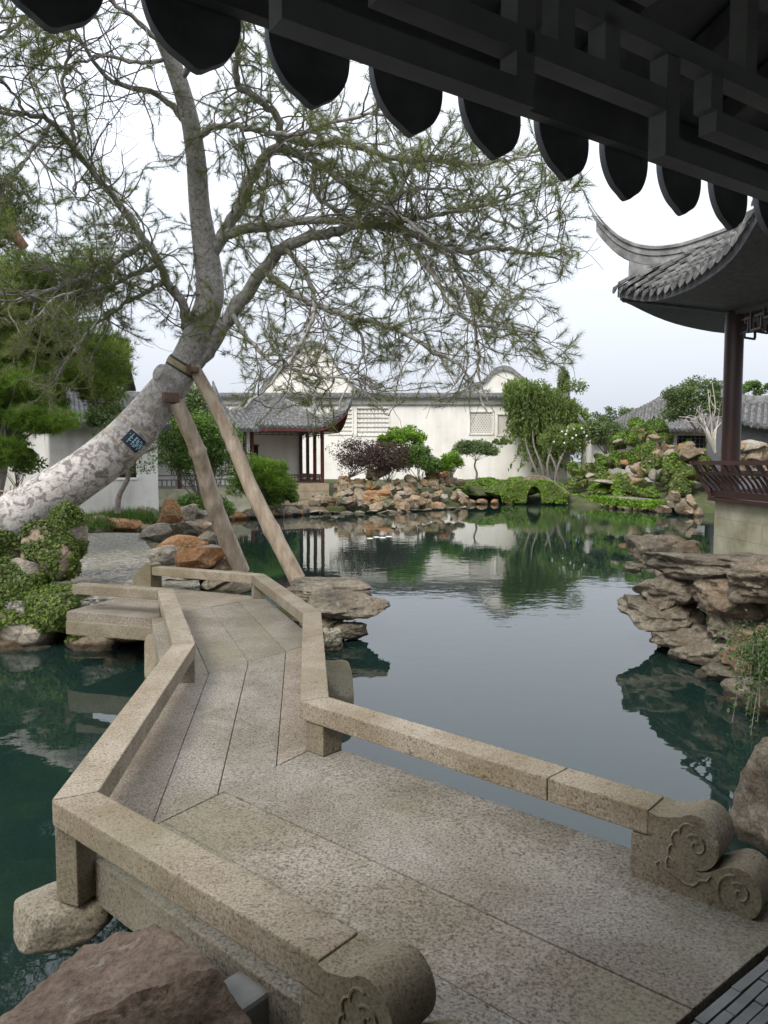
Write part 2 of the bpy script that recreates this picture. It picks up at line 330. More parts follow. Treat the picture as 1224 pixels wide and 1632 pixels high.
def tuftpolys(P, Dr, k, length, width, spread):
    n = len(P); P = np.repeat(P, k, 0); Dr = np.repeat(Dr, k, 0)
    d = unit(unit(Dr) + rng.normal(0, spread, (n * k, 3))); L = length * rng.uniform(.65, 1.15, (n * k, 1))
    s = unit(np.cross(d, rng.normal(0, 1, (n * k, 3)))) * width * .5
    return np.stack([P - s, P + s, P + d * L + s * .3], 1)
def ball(n):
    d = unit(rng.normal(0, 1, (n, 3))); return d
def clumps(c, r, nc, rs, seed_surface=.65, flat=1.0, low=-.6):
    """clump centres inside an ellipsoid"""
    d = ball(nc * 3); d = d[d[:, 2] > low][:nc]; q = rng.uniform(seed_surface, 1, (len(d), 1)) ** .8
    C = np.array(c) + d * q * np.array(r); R = rng.uniform(.7, 1.3, len(d)) * rs
    return C, R
def crown_points(C, R, per, flat=.7, shell=.55):
    n = len(C); d = ball(n * per); q = rng.uniform(shell, 1.05, (n * per, 1))
    P = np.repeat(C, per, 0) + d * q * np.repeat(R, per)[:, None] * np.array([1, 1, flat])
    return P, unit(d + np.array([0, 0, .35]))
def bush(name, label, cat, c, r, m, leaf, nc=26, per=260, rs=None, aspect=.45, kind='leaf', trunk=None, flat=.7, group=None, low=-.5, k=14, dens=1.0, surf=.55):
    """a shrub or small tree: leafy crown of clumps on woody stems"""
    base_ = Vector(trunk[0]) if trunk else Vector((c[0], c[1], c[2] - r[2]))
    t = thing(name, label, cat, base_, group)
    rs = rs or min(r) * .42
    C, R = clumps(c, (r[0] - rs * .7, r[1] - rs * .7, r[2] - rs * .6), nc, rs, surf, low=low)
    P, N = crown_points(C, R, int(per * dens), flat)
    if kind == 'leaf': npmesh('crown', leafpolys(P, N, np.full(len(P), leaf), aspect), 4, m, t)
    else: npmesh('crown', tuftpolys(P, N + np.array([0, 0, .25]), k, leaf, leaf * .07, .55), 3, m, t)
    mb = MB(); nb = 0
    for i in range(min(len(C), 12)):
        e = Vector(C[i]); s0 = Vector(trunk[1]) if trunk else base_ + Vector(rng.normal(0, .05, 3)) * r[0]; s0.z = max(s0.z, base_.z) if trunk else base_.z
        mid = s0.lerp(e, .5) + Vector(rng.normal(0, .12, 3)) * min(r)
        th = max(.008, r[2] * .018); mb.tube(catmull([s0, mid, e], 4), np.linspace(th, th * .35, 9), 5)
    mb.build('stems', M['twig'], t, 60)
    if trunk:
        a, b_ = Vector(trunk[0]), Vector(trunk[1]); th = trunk[2]
        MB().tube(catmull([a, a.lerp(b_, .4) + Vector((th, 0, 0)), a.lerp(b_, .75) - Vector((th * .8, 0, 0)), b_], 4), np.linspace(th, th * .6, 13), 8).build('trunk', M['twig'], t, 60)
    return t

# ------------------------------------------------------------------ rocks
def rock_mesh(seed, sub=3, k=5, cuts=9, rough=.12, strata=0.0, freq=1.6, cut_d=(.55, .9)):
    r = random.Random(seed); bm = bmesh.new(); bmesh.ops.create_icosphere(bm, subdivisions=sub, radius=1)
    pl = []
    for _ in range(cuts):
        v = Vector((r.gauss(0, 1), r.gauss(0, 1), r.gauss(0, 1))).normalized(); pl.append((v, r.uniform(*cut_d)))
    off = Vector((r.uniform(-50, 50), r.uniform(-50, 50), r.uniform(-50, 50)))
    for v in bm.verts:
        n = v.co.normalized(); q = (abs(n.x) ** k + abs(n.y) ** k + abs(n.z) ** k) ** (-1 / k); p = n * (q * .85)
        for a, d in pl:
            e = p.dot(a) - d
            if e > 0: p = p - a * e * .98
        h = mnoise.fractal(p * freq + off, .9, 2.1, 6) * rough + mnoise.ridged_multi_fractal(p * freq * 1.7 + off, .9, 2.1, 5, 1, 2) * rough * .25 - rough * .25
        p = p + n * h
        if strata:
            z = p.z * 5 + mnoise.noise(p * 1.3 + off) * 1.6; s = (z - math.floor(z)); st = (1 if s < .62 else (1 - (s - .62) / .19 if s < .81 else (s - .81) / .19))
            p.x *= 1 - strata * (1 - st); p.y *= 1 - strata * (1 - st)
            hv = mnoise.noise(Vector((p.x * .4, p.y * .4, math.floor(z) * 3.7)) + off) * strata * .8; p.x *= 1 + hv; p.y *= 1 + hv
        v.co = p
    me = bpy.data.meshes.new('stone'); bm.to_mesh(me); bm.free()
    me.polygons.foreach_set('use_smooth', [True] * len(me.polygons)); me.set_sharp_from_angle(angle=math.radians(32)); return me
LIB = [rock_mesh(100 + i, 4, 9, 14 + i, .03 + .022 * (i % 3), .04 * (i % 2), 2.6, (.36, .72)) for i in range(9)]
LIBM = {}
def lib(i, m):
    if (i, m) not in LIBM:
        me = LIB[i].copy(); me.materials.clear(); me.materials.append(M[m]); LIBM[(i, m)] = me
    return LIBM[(i, m)]
SURF = {}                                         # name -> list of (mesh, world matrix) for creepers to grow on
def mtx(loc, sc, rot): return Matrix.Translation(loc) @ Matrix.Rotation(rot[2], 4, 'Z') @ Matrix.Rotation(rot[1], 4, 'Y') @ Matrix.Rotation(rot[0], 4, 'X') @ Matrix.Diagonal((*sc, 1))
def stone(parent, loc, sc, m='rock', i=None, rot=None, surf=None, name='stone'):
    i = random.randrange(9) if i is None else i; rot = rot or (random.uniform(-.25, .25), random.uniform(-.25, .25), random.uniform(0, 6.28))
    w = mtx(Vector(loc), sc, rot); o = put(name, lib(i, m), None, parent, w)
    if surf: SURF.setdefault(surf, []).append((LIB[i], w))
    return o
def hero(name, parent, loc, sc, m, seed, rot=(0, 0, 0), surf=None, **k):
    me = rock_mesh(seed, k.pop('sub', 5), **k); w = mtx(Vector(loc), sc, rot); o = put(name, me, M[m], parent, w)
    if surf: SURF.setdefault(surf, []).append((me, w))
    return o
def creep(name, surf, n, size, m, label=None, cat='ivy', parent=None, thr=.0, nscale=.9, upmin=-.3, lift=.02, aspect=.7, zmin=.03, jit=.5, keep=None):
    """leaves growing over the stones listed under surf"""
    Ps = []; Ns = []; 
    for me, w in SURF[surf]:
        nt_ = len(me.polygons); co = np.empty(len(me.vertices) * 3, np.float32); me.vertices.foreach_get('co', co); co = co.reshape(-1, 3)
        W_ = np.array(w); co = co @ W_[:3, :3].T + W_[:3, 3]
        idx = np.empty(nt_ * 3, np.int32); me.polygons.foreach_get('vertices', idx); T = co[idx.reshape(-1, 3)]
        Ps.append(T)
    T = np.concatenate(Ps); nr = np.cross(T[:, 1] - T[:, 0], T[:, 2] - T[:, 0]); A = np.linalg.norm(nr, axis=1); N = unit(nr)
    pick = rng.choice(len(T), n * 3, p=A / A.sum()); b = rng.dirichlet((1, 1, 1), n * 3); P = (T[pick] * b[:, :, None]).sum(1); N = N[pick]
    k_ = np.array([mnoise.fractal(Vector(p) * nscale, .9, 2, 4) > thr for p in P]) & (N[:, 2] > upmin) & (P[:, 2] > zmin)
    if keep is not None: k_ &= keep(P)
    P = P[k_][:n]; N = N[k_][:n]; P = P + N * lift * rng.uniform(.2, 2.2, (len(P), 1))
    o = npmesh(name, leafpolys(P, N + np.array([0, 0, .3]), np.full(len(P), size), aspect, jit), 4, m, parent)
    if label: tag(o, label, cat); 
    if parent is None: o['kind'] = 'stuff'
    else: o['kind'] = 'stuff'
    return o

# ------------------------------------------------------------------ ground and water
POND = [(-4.2, -1.5), (-.6, 1.35), (.7, 2.35), (2.3, 3.5), (2.9, 4.6), (3.6, 6.2), (4.6, 7.6), (4.5, 9.6), (4.6, 11.4), (5.6, 13.2), (9, 15), (14, 20), (16, 28),
        (15.5, 34.5), (13, 36.8), (11, 39.6), (9, 43.2), (5.5, 43.2), (4.4, 40), (2.0, 37.6), (-.5, 37), (-3.2, 38.5), (-3.4, 40.6), (-8.5, 38), (-9, 34), (-9.5, 32.5), (-10.5, 28), (-7.2, 23), (-5.6, 19.2), (-4.0, 15.2), (-2.6, 12.8),
        (-1.6, 11.6), (-.9, 11.0), (-.8, 10.4), (-2.4, 10.3), (-3.6, 10.3), (-4.6, 10.1), (-6.5, 9.9), (-10, 9.6), (-13, 4)]
def sdist(X, Y):
    Pn = np.array(POND); Q = np.roll(Pn, -1, 0); best = np.full(X.shape, 1e9); ins = np.zeros(X.shape, bool)
    for (ax, ay), (bx, by) in zip(Pn, Q):
        ex, ey = bx - ax, by - ay; t = np.clip(((X - ax) * ex + (Y - ay) * ey) / (ex * ex + ey * ey), 0, 1)
        best = np.minimum(best, np.hypot(X - ax - t * ex, Y - ay - t * ey))
        c = ((ay > Y) != (by > Y)) & (X < (bx - ax) * (Y - ay) / (by - ay + 1e-12) + ax); ins ^= c
    return np.where(ins, -best, best)
def gz(X, Y):
    d = sdist(X, Y); far = np.clip((Y - 27) / 8, 0, 1)
    z = np.where(d < 0, np.maximum(-1.2, d * 1.2 - .15), np.minimum(.32, -.15 + d * 1.1) + np.clip(d - .5, 0, 5) * .10 * (1 + .5 * far) * np.clip((Y - 8) / 6, 0, 1))
    return np.minimum(z, 1.3)
def gh(x, y): return float(gz(np.array([x]), np.array([y]))[0])
ax = np.concatenate([[-1800, -600, -200, -90, -50, -35], np.arange(-26, 26.1, .45), [32, 50, 90, 200, 600, 1800]])
ay = np.concatenate([[-1800, -600, -150, -40, -15, -6], np.arange(-4, 58, .45), [62, 75, 110, 220, 600, 1800]])
X, Y = np.meshgrid(ax, ay); Z = gz(X, Y) + np.where(sdist(X, Y) > .6, np.random.default_rng(1).normal(0, .02, X.shape), 0)
nx, ny = len(ax), len(ay); me = bpy.data.meshes.new('ground')
me.from_pydata(np.stack([X, Y, Z], -1).reshape(-1, 3).tolist(), [], [(j * nx + i, j * nx + i + 1, (j + 1) * nx + i + 1, (j + 1) * nx + i) for j in range(ny - 1) for i in range(nx - 1)])
me.polygons.foreach_set('use_smooth', [True] * len(me.polygons))
struct(put('ground', me, M['soil']), 'mossy bare soil of the garden banks')
struct(MB().add([(-14, -2, 0), (18, -2, 0), (18, 45, 0), (-14, 45, 0)], [(0, 1, 2, 3)]).build('water', M['water']), 'dark green still pond water')
gp = [(-3.3, 10.0), (-2.7, 10.95), (-3.1, 12.4), (-4.7, 15.2), (-6.2, 19.0), (-12, 19.6), (-12, 10.5), (-4.4, 9.6)]
struct(MB().prism([(x, y, .3) for x, y in gp], [(x, y, .585) for x, y in gp]).build('gravel_path', M['gravel']), 'grey gravel landing at the end of the zigzag bridge')

# ------------------------------------------------------------------ zigzag bridge
DZ = .6; RT = .91; FR = [0, .245, .49, .75, 1]
RR = [Vector((1.194, 3.20, 0)), Vector((-.435, 4.64, 0)), Vector((-.71, 7.35, 0)), Vector((-1.66, 9.85, 0)), Vector((-3.25, 10.62, 0))]
LR = [Vector((-.136, 2.226, 0)), Vector((-1.38, 3.27, 0)), Vector((-1.64, 6.09, 0)), Vector((-2.55, 8.70, 0)), Vector((-3.75, 9.12, 0))]
def mit(k, f, z, sec=0):                                 # point across the deck at bend k, f from left to right
    if k == 0: a, b = Vector((.346, 1.828, 0)), Vector((1.72, 2.92, 0))
    else:
        a, b = LR[k], RR[k]; w = (b - a).normalized(); a = a - w * (-.06 if sec == 0 else (.03 if k == 1 else .20)); b = b + w * .09
    p = a.lerp(b, f); return Vector((p.x, p.y, z))
bridge = thing('stone_bridge', 'low zigzag granite slab bridge with bench-height rails crossing the pond', 'bridge', (0.5, 2.6, DZ))
for k in range(4):
    for j in range(4):
        q = [mit(k, FR[j], 0, k), mit(k, FR[j + 1], 0, k), mit(k + 1, FR[j + 1], 0, k), mit(k + 1, FR[j], 0, k)]
        c = sum(q, Vector()) / 4; g = .0022
        # shrink edges by the joint
        qq = []
        for i in range(4):
            e1 = (q[(i + 1) % 4] - q[i]).normalized(); e2 = (q[(i - 1) % 4] - q[i]).normalized(); s_ = abs(e1.cross(e2).z); qq.append(q[i] + (e1 + e2) * g / max(s_, .3))
        dz = random.uniform(-.003, .003)
        mt = ['granite_b', 'granite_b', 'granite_a', 'granite_b'][j] if k == 0 else random.choice(['granite_a', 'granite_a', 'granite_b'])
        MB().prism([p + Vector((0, 0, DZ - .2)) for p in qq], [p + Vector((0, 0, DZ + dz)) for p in qq]).build('slab', M[mt], bridge, bevel=.005)
def rail(A, w=.18, h=.115):
    n = len(A); off = []
    for i in range(n):
        t1 = (A[i] - A[i - 1]).normalized() if i else None; t2 = (A[i + 1] - A[i]).normalized() if i < n - 1 else None
        t = ((t1 or t2) + (t2 or t1)).normalized(); nrm = Vector((-t.y, t.x, 0)); cs = nrm.dot(Vector((-(t2 or t1).y, (t2 or t1).x, 0))); off.append(nrm * (w / 2 / max(cs, .4)))
    for i in range(n - 1):
        t = (A[i + 1] - A[i]).normalized() * .003
        a0, a1, b0, b1 = A[i] - off[i] + t, A[i] + off[i] + t, A[i + 1] - off[i + 1] - t, A[i + 1] + off[i + 1] - t
        ring = [a0, b0, b1, a1]
        cuts = [(0, 1)] if (A[i + 1] - A[i]).length < 2.0 or i > 0 else [(0, .22), (.22, 1)]
        for c0, c1 in cuts:
            e = .0015 if len(cuts) > 1 else 0
            r4 = [a0.lerp(b0, c0 + (e if c0 else 0)), a0.lerp(b0, c1 - (e if c1 < 1 else 0)), a1.lerp(b1, c1 - (e if c1 < 1 else 0)), a1.lerp(b1, c0 + (e if c0 else 0))]
            MB().prism([p + Vector((0, 0, RT - h)) for p in r4], [p + Vector((0, 0, RT)) for p in r4]).build('rail', M['granite_r'], bridge, bevel=.008)
rail(RR); rail(LR)
for p, a, z0 in ((RR[1], -.75, DZ), (RR[2], .1, DZ), (RR[3], .3, DZ), (LR[1], -.4, .44), (LR[2], .2, DZ), (LR[3], .3, .15)):
    q = p + (Vector((.06, -.05, 0)) if p is RR[1] else Vector())
    pw = .125 if p is LR[1] else .16; MB().box((q.x, q.y, (z0 + RT - .117) / 2), (pw, pw, RT - .117 - z0), a).build('post', M['granite_d'], bridge, bevel=.008)
def scroll_block(A, t, side, mat):
    """stepped cloud-scroll end block; t along the rail, outward; side normal pointing to the carved face"""
    t = t.normalized(); s_ = Vector((-t.y, t.x, 0))
    def arc(cx, cz, r, a0, a1, n=9): return [(cx + r * math.cos(math.radians(a0 + (a1 - a0) * i / n)), cz + r * math.sin(math.radians(a0 + (a1 - a0) * i / n))) for i in range(n + 1)]
    pr = [(-.07, 0), (-.07, .19), (.003, .19), (.003, .305), (.05, .298), (.09, .305)] + arc(.235, .235, .115, 130, -88, 14) + [(.262, .115)]
    pr += [(.30, .128)] + arc(.44, .085, .105, 122, -70, 12) + [(.47, -.06), (.56, -.04)] + arc(.66, -.02, .07, 110, -40, 6) + [(.70, -.19), (-.07, -.19)]
    w = .1; kx = lambda a: a * .84 if a > .004 else a
    pr = [(kx(a), z) for a, z in pr]
    mb = MB(); n = len(pr)
    L_ = [A + t * a + s_ * w + Vector((0, 0, DZ + z)) for a, z in pr]; R_ = [A + t * a - s_ * w + Vector((0, 0, DZ + z)) for a, z in pr]
    mb.add(L_ + R_, [tuple(range(n)), tuple(range(2 * n - 1, n - 1, -1))] + [(i, n + i, n + (i + 1) % n, (i + 1) % n) for i in range(n)])
    o = mb.build('scroll_block', M[mat], bridge, 30)
    me = o.data; bm = bmesh.new(); bm.from_mesh(me); bmesh.ops.triangulate(bm, faces=[f for f in bm.faces if len(f.verts) > 4]); bm.to_mesh(me); bm.free()
    def P2(a, z): return A + t * kx(a) + s_ * (side * (w + .001)) + Vector((0, 0, DZ + z))
    def spiral(cx, cz, r0, turns, a0, sg=1, n=22): return [P2(cx + r0 * (1 - .8 * i / n) * math.cos(a0 + sg * turns * 6.283 * i / n), cz + r0 * (1 - .8 * i / n) * math.sin(a0 + sg * turns * 6.283 * i / n)) for i in range(n + 1)]
    cs = [spiral(.245, .225, .05, 1.2, 2.6, -1)]
    sc_ = []                                      # scalloped cloud back
    for (cx, cz, r, a0, a1) in ((.205, .262, .045, 60, 190), (.165, .225, .042, 95, 230), (.15, .165, .042, 110, 250), (.135, .115, .035, 120, 270)):
        sc_ += [P2(cx + r * math.cos(math.radians(a0 + (a1 - a0) * i / 6)), cz + r * math.sin(math.radians(a0 + (a1 - a0) * i / 6))) for i in range(7)]
    cs += [sc_, [P2(a, z) for a, z in ((.06, .07), (.045, .095), (.07, .11), (.09, .085), (.13, .075), (.165, .06), (.20, .05), (.24, .055), (.265, .085), (.30, .095), (.315, .12))]]
    cs += [spiral(.45, .09, .045, 1.15, 2.4, -1), [P2(.42 + .07 * math.cos(a), .075 + .08 * math.sin(a)) for a in np.linspace(1.5, 4.2, 9)], [P2(a, z) for a, z in ((.30, .02), (.34, -.03), (.40, -.05), (.46, -.04), (.50, -.01))]]
    for c in cs: MB().tube(c, .0065, 6).build('carving', M['granite_d'], o, 60)
d1 = (RR[0] - RR[1]).normalized(); scroll_block(RR[0], d1, -1, 'granite_d')
d2 = (LR[0] - LR[1]).normalized(); scroll_block(LR[0], d2, -1, 'granite_d')
def end_post(A, t, mat):
    t = t.normalized(); s_ = Vector((-t.y, t.x, 0)); pr = [(-.02, -.1), (-.02, .34), (.05, .36), (.13, .32), (.17, .25), (.26, .22), (.31, .12), (.34, -.1)]
    L_ = [A + t * a + s_ * .11 + Vector((0, 0, DZ + z)) for a, z in pr]; R_ = [A + t * a - s_ * .11 + Vector((0, 0, DZ + z)) for a, z in pr]; n = len(pr)
    MB().add(L_ + R_, [tuple(range(n)), tuple(range(2 * n - 1, n - 1, -1))] + [(i, n + i, n + (i + 1) % n, (i + 1) % n) for i in range(n)]).build('end_block', M[mat], bridge, 30)
end_post(RR[4] + Vector((-.005, .002, 0)), RR[4] - RR[3], 'granite_d')
# piers under the bends
for (x, y, sx, sy, a) in ((-.42, 7.25, .40, .36, .2), (-2.4, 8.45, .42, .4, .3)):
    hero('pier', bridge, (x - .1, y, .12), (sx * .62, sy * .62, .36), 'granite_d', 31 + int(x * 10), (0, 0, a), sub=4, k=7, cuts=3, rough=.03)
MB().box((-1.2, 5.0, .28), (.25, 3.3, .2), .1).build('edge_beam', M['granite_d'], bridge, bevel=.01)
MB().box((-.62, 6.0, .28), (.25, 2.6, .2), .1).build('edge_beam', M['granite_d'], bridge, bevel=.01)
MB().box((-3.0, 8.72, .42), (1.6, .2, .16), -.3).build('edge_beam', M['granite_d'], bridge, bevel=.01)

# ------------------------------------------------------------------ near rocks and the corridor floor
rk = hero('rock', None, (-1.47, 3.33, .33), (.25, .20, .12), 'granite_b', 41, (0, 0, .35), k=4, cuts=4, rough=.04, cut_d=(.75, .95))
tag(rk, 'flat rounded grey stone under the rail post at the water', 'rock')
rk = hero('rock', None, (-.88, 2.46, .13), (.86, .52, .68), 'rock_red', 58, (.1, -.34, -.30), sub=6, k=5, cuts=15, rough=.065, freq=2.8, cut_d=(.40, .70))
tag(rk, 'large jagged reddish rock beside the nearest bridge rail', 'rock')
rk = hero('rock', None, (2.66, 4.66, .18), (.40, .36, .58), 'rock', 66, (.1, .1, .4), k=4, cuts=9, rough=.16)
tag(rk, 'upright pitted grey rock behind the scroll end of the rail', 'rock')
for (x_, y_, sc_) in ((-.75, 2.95, (.6, .4, .5)), (-.2, 2.5, (.5, .4, .5)), (-1.2, 3.3, (.35, .3, .3))): stone(bridge, (x_, y_, -.12), sc_, 'rock', name='footing_stone')
b = MB().box((-.50, 2.50, .32), (.17, .26, .5), -.7).build('stone_block', M['slate_light'], None, bevel=.018); tag(b, 'smooth blue-grey square block beside the carved rail end', 'block')
tf = Vector((.786, .619, 0)); nf = Vector((-.619, .786, 0)); e0 = Vector((.06, 1.60, 0))
floor = MB().prism([e0 + tf * a + nf * b_ + Vector((0, 0, -.9)) for a, b_ in ((-6, -6), (9, -6), (9, -.02), (-6, -.02))], [e0 + tf * a + nf * b_ + Vector((0, 0, .57)) for a, b_ in ((-6, -6), (9, -6), (9, -.02), (-6, -.02))]).build('floor', M['slate'])
struct(floor, 'paved floor of the waterside corridor with tiles set on edge')
ptile = MB().box((0, 0, 0), (.23, .032, .07)).mesh('paving_tile'); ptile.materials.append(M['slate'])
for i in range(12):
    for j in range(20):
        p = e0 + tf * (1.05 + i * .236 + (.118 if j % 2 else 0)) + nf * (-.045 - j * .0385)
        put('paving_tile', ptile, None, floor, Matrix.Translation((p.x, p.y, .578 + random.uniform(-.003, .003))) @ Matrix.Rotation(math.atan2(tf.y, tf.x) + random.uniform(-.02, .02), 4, 'Z'))

# ------------------------------------------------------------------ overhead eave of the corridor we stand in
ED = Vector((.834, .552, 0)); EN = Vector((-.552, .834, 0)); EZ = CZ + .89
def E3(s_, o, z): return ED * s_ + EN * o + Vector((0, 0, z))
eave = thing('eave', 'dark tiled eave with rafters and hanging fretwork overhead', 'eave', (0, 0, EZ))
pr = [(-.09, .05), (-.096, -.02), (-.092, -.06), (-.08, -.092), (-.058, -.122), (-.03, -.14), (0, -.156), (.03, -.14), (.058, -.122), (.08, -.092), (.092, -.06), (.096, -.02), (.09, .05)]
pr = [(p[0], p[1]) for p in catmull([(a, z, 0) for a, z in pr], 3)]; dm = MB(); n = len(pr)
dm.add([(a, .012 - .25 * (.0076 - a * a), z) for a, z in pr] + [(a, -.006 - .25 * (.0076 - a * a), z) for a, z in pr], [tuple(range(n)), tuple(range(2 * n - 1, n - 1, -1))] + [(i, n + i, n + (i + 1) % n, (i + 1) % n) for i in range(n)])
drip = dm.mesh('drip_tile'); drip.materials.append(M['tile_eave'])
ang = math.atan2(.552, .834)
for i in range(-9, 16):
    s_ = .238 * i + .731; p = E3(s_, 1.375, EZ - .045)
    put('drip_tile', drip, None, eave, Matrix.Translation(p) @ Matrix.Rotation(ang + random.uniform(-.03, .03), 4, 'Z') @ Matrix.Rotation(random.uniform(-.12, -.02), 4, 'X') @ Matrix.Rotation(random.uniform(-.03, .03), 4, 'Y') @ Matrix.Diagonal((.94, 1, .94, 1)))
    mb = MB(); a0 = [(.075 * math.cos(a), .075 * math.sin(a)) for a in np.linspace(math.pi, 0, 7)]
    path = [E3(s_ + .119, 1.385 - r, EZ + .075 + r * .42) for r in (0, 1.2, 2.6)]
    mb.sweep(a0 + [(.06, 0), (-.06, 0)], path, ED, (0, 0, 1)); mb.build('cover_tile', M['tile_dark'], eave, 40)
s0_, s1_ = -7.0, 9.0  # roof run stretched unseen past both sides to shade the foreground
MB().prism([E3(s0_, 1.385, EZ + .03), E3(s1_, 1.385, EZ + .03), E3(s1_, -1.4, EZ + 1.22), E3(s0_, -1.4, EZ + 1.22)], [E3(s0_, 1.385, EZ + .06), E3(s1_, 1.385, EZ + .06), E3(s1_, -1.4, EZ + 1.25), E3(s0_, -1.4, EZ + 1.25)]).build('boarding', M['board'], eave)
MB().prism([E3(s0_, -1.4, EZ + 1.22), E3(s1_, -1.4, EZ + 1.22), E3(s1_, -4.4, EZ + .05), E3(s0_, -4.4, EZ + .05)], [E3(s0_, -1.4, EZ + 1.25), E3(s1_, -1.4, EZ + 1.25), E3(s1_, -4.4, EZ + .08), E3(s0_, -4.4, EZ + .08)]).build('boarding', M['board'], eave)
for i in range(-9, 20):
    s_ = .262 * i + .11; MB().beam(E3(s_, 1.29, EZ + .02), E3(s_, -1.4, EZ + 1.17), .065, .06).build('rafter', M['wood_dark'], eave)
MB().beam(E3(s0_, 1.345, EZ - .018), E3(s1_, 1.345, EZ - .018), .03, .11).build('fascia', M['board'], eave)
MB().tube([E3(s0_, .82, EZ + .20), E3(s1_, .82, EZ + .20)], .085, 12).build('purlin', M['wood_dark'], eave, 50)
MB().beam(E3(s0_, .82, EZ + .02), E3(s1_, .82, EZ + .02), .07, .1).build('tie_board', M['wood_dark'], eave)
MB().tube([E3(s0_, -1.4, EZ + 1.1), E3(s1_, -1.4, EZ + 1.1)], .1, 12).build('purlin', M['wood_dark'], eave, 50)
MB().tube([E3(s0_, -.3, EZ + .63), E3(s1_, -.3, EZ + .63)], .085, 12).build('purlin', M['wood_dark'], eave, 50)
# hanging fretwork: bars in the column plane
LO = .82
def bar(s_a, z_a, s_b, z_b, w=.034): MB().beam(E3(s_a, LO, CZ + z_a), E3(s_b, LO, CZ + z_b), w, w, (EN.x, EN.y, 0)).build('fret_bar', M['board'], eave)
fr = [(.70, -2.4, 5), ]
for s_ in np.arange(.41 - 4 * .69, 4.6, .69):
    bar(s_ - .017, .517, s_ + .377, .517); bar(s_, .534, s_, .66); bar(s_ + .36, .534, s_ + .36, .84)
    bar(s_ - .33, .588, s_ - .018, .588); bar(s_ + .12, .588, s_ + .343, .588); bar(s_ + .12, .605, s_ + .12, .68); bar(s_ + .44, .605, s_ + .44, .84); bar(s_ - .15, .605, s_ - .15, .68)
    bar(s_ - .24, .68, s_ + .343, .68); bar(s_ + .22, .697, s_ + .22, .84); bar(s_ + .377, .76, s_ + .66, .76)
for s_ in (-5.1, -2.35, 3.05, 5.8):                           # corridor columns
    MB().tube([E3(s_, LO, .57), E3(s_, LO, EZ + .1)], .095, 16).build('column', M['wood_red'], eave, 50)
bk = MB().beam(E3(-7, -4.4, 1.9), E3(9, -4.4, 1.9), .2, 2.7).build('wall_back', M['plaster_old']); struct(bk, 'white back wall of the corridor')

# ------------------------------------------------------------------ hexagonal pavilion on the right
PC = Vector((7.65, 10.2, 0)); A0 = math.radians(153); EE = CZ + 2.40; LE = 4.2; RC = 2.7
hexa = thing('waterside_pavilion', 'hexagonal pavilion with upturned grey tiled eaves and lacquered column at the right', 'pavilion', (PC.x, PC.y, 1.1))
def hx(i, r, z=0): a = A0 + i * math.pi / 3; return Vector((PC.x + r * math.cos(a), PC.y + r * math.sin(a), z))
def prof(r): return .62 * r + .05 * r * r
def upl(s_): return .34 * math.exp(-(s_ / .75) ** 1.4)
def rp(i, s_, r):                                  # roof point on face i (corner i to i+1), s_ along the eave, r inwards
    c0, c1 = hx(i, LE), hx(i + 1, LE); e = (c1 - c0).normalized(); inn = Vector((-e.y, e.x, 0)) if Vector((-e.y, e.x, 0)).dot(PC - c0) > 0 else Vector((e.y, -e.x, 0))
    q = c0 + e * s_ + inn * r; sc = min(s_, LE - s_); fl = .22 * math.exp(-(sc / .8) ** 1.4)
    q += -inn * fl * max(0, 1 - r / 1.5)
    q.z = EE + prof(r) + upl(sc) * (1 + 1.5 * max(r, 0)) * max(0, 1 - r / 2.2) ** 1.3; return q
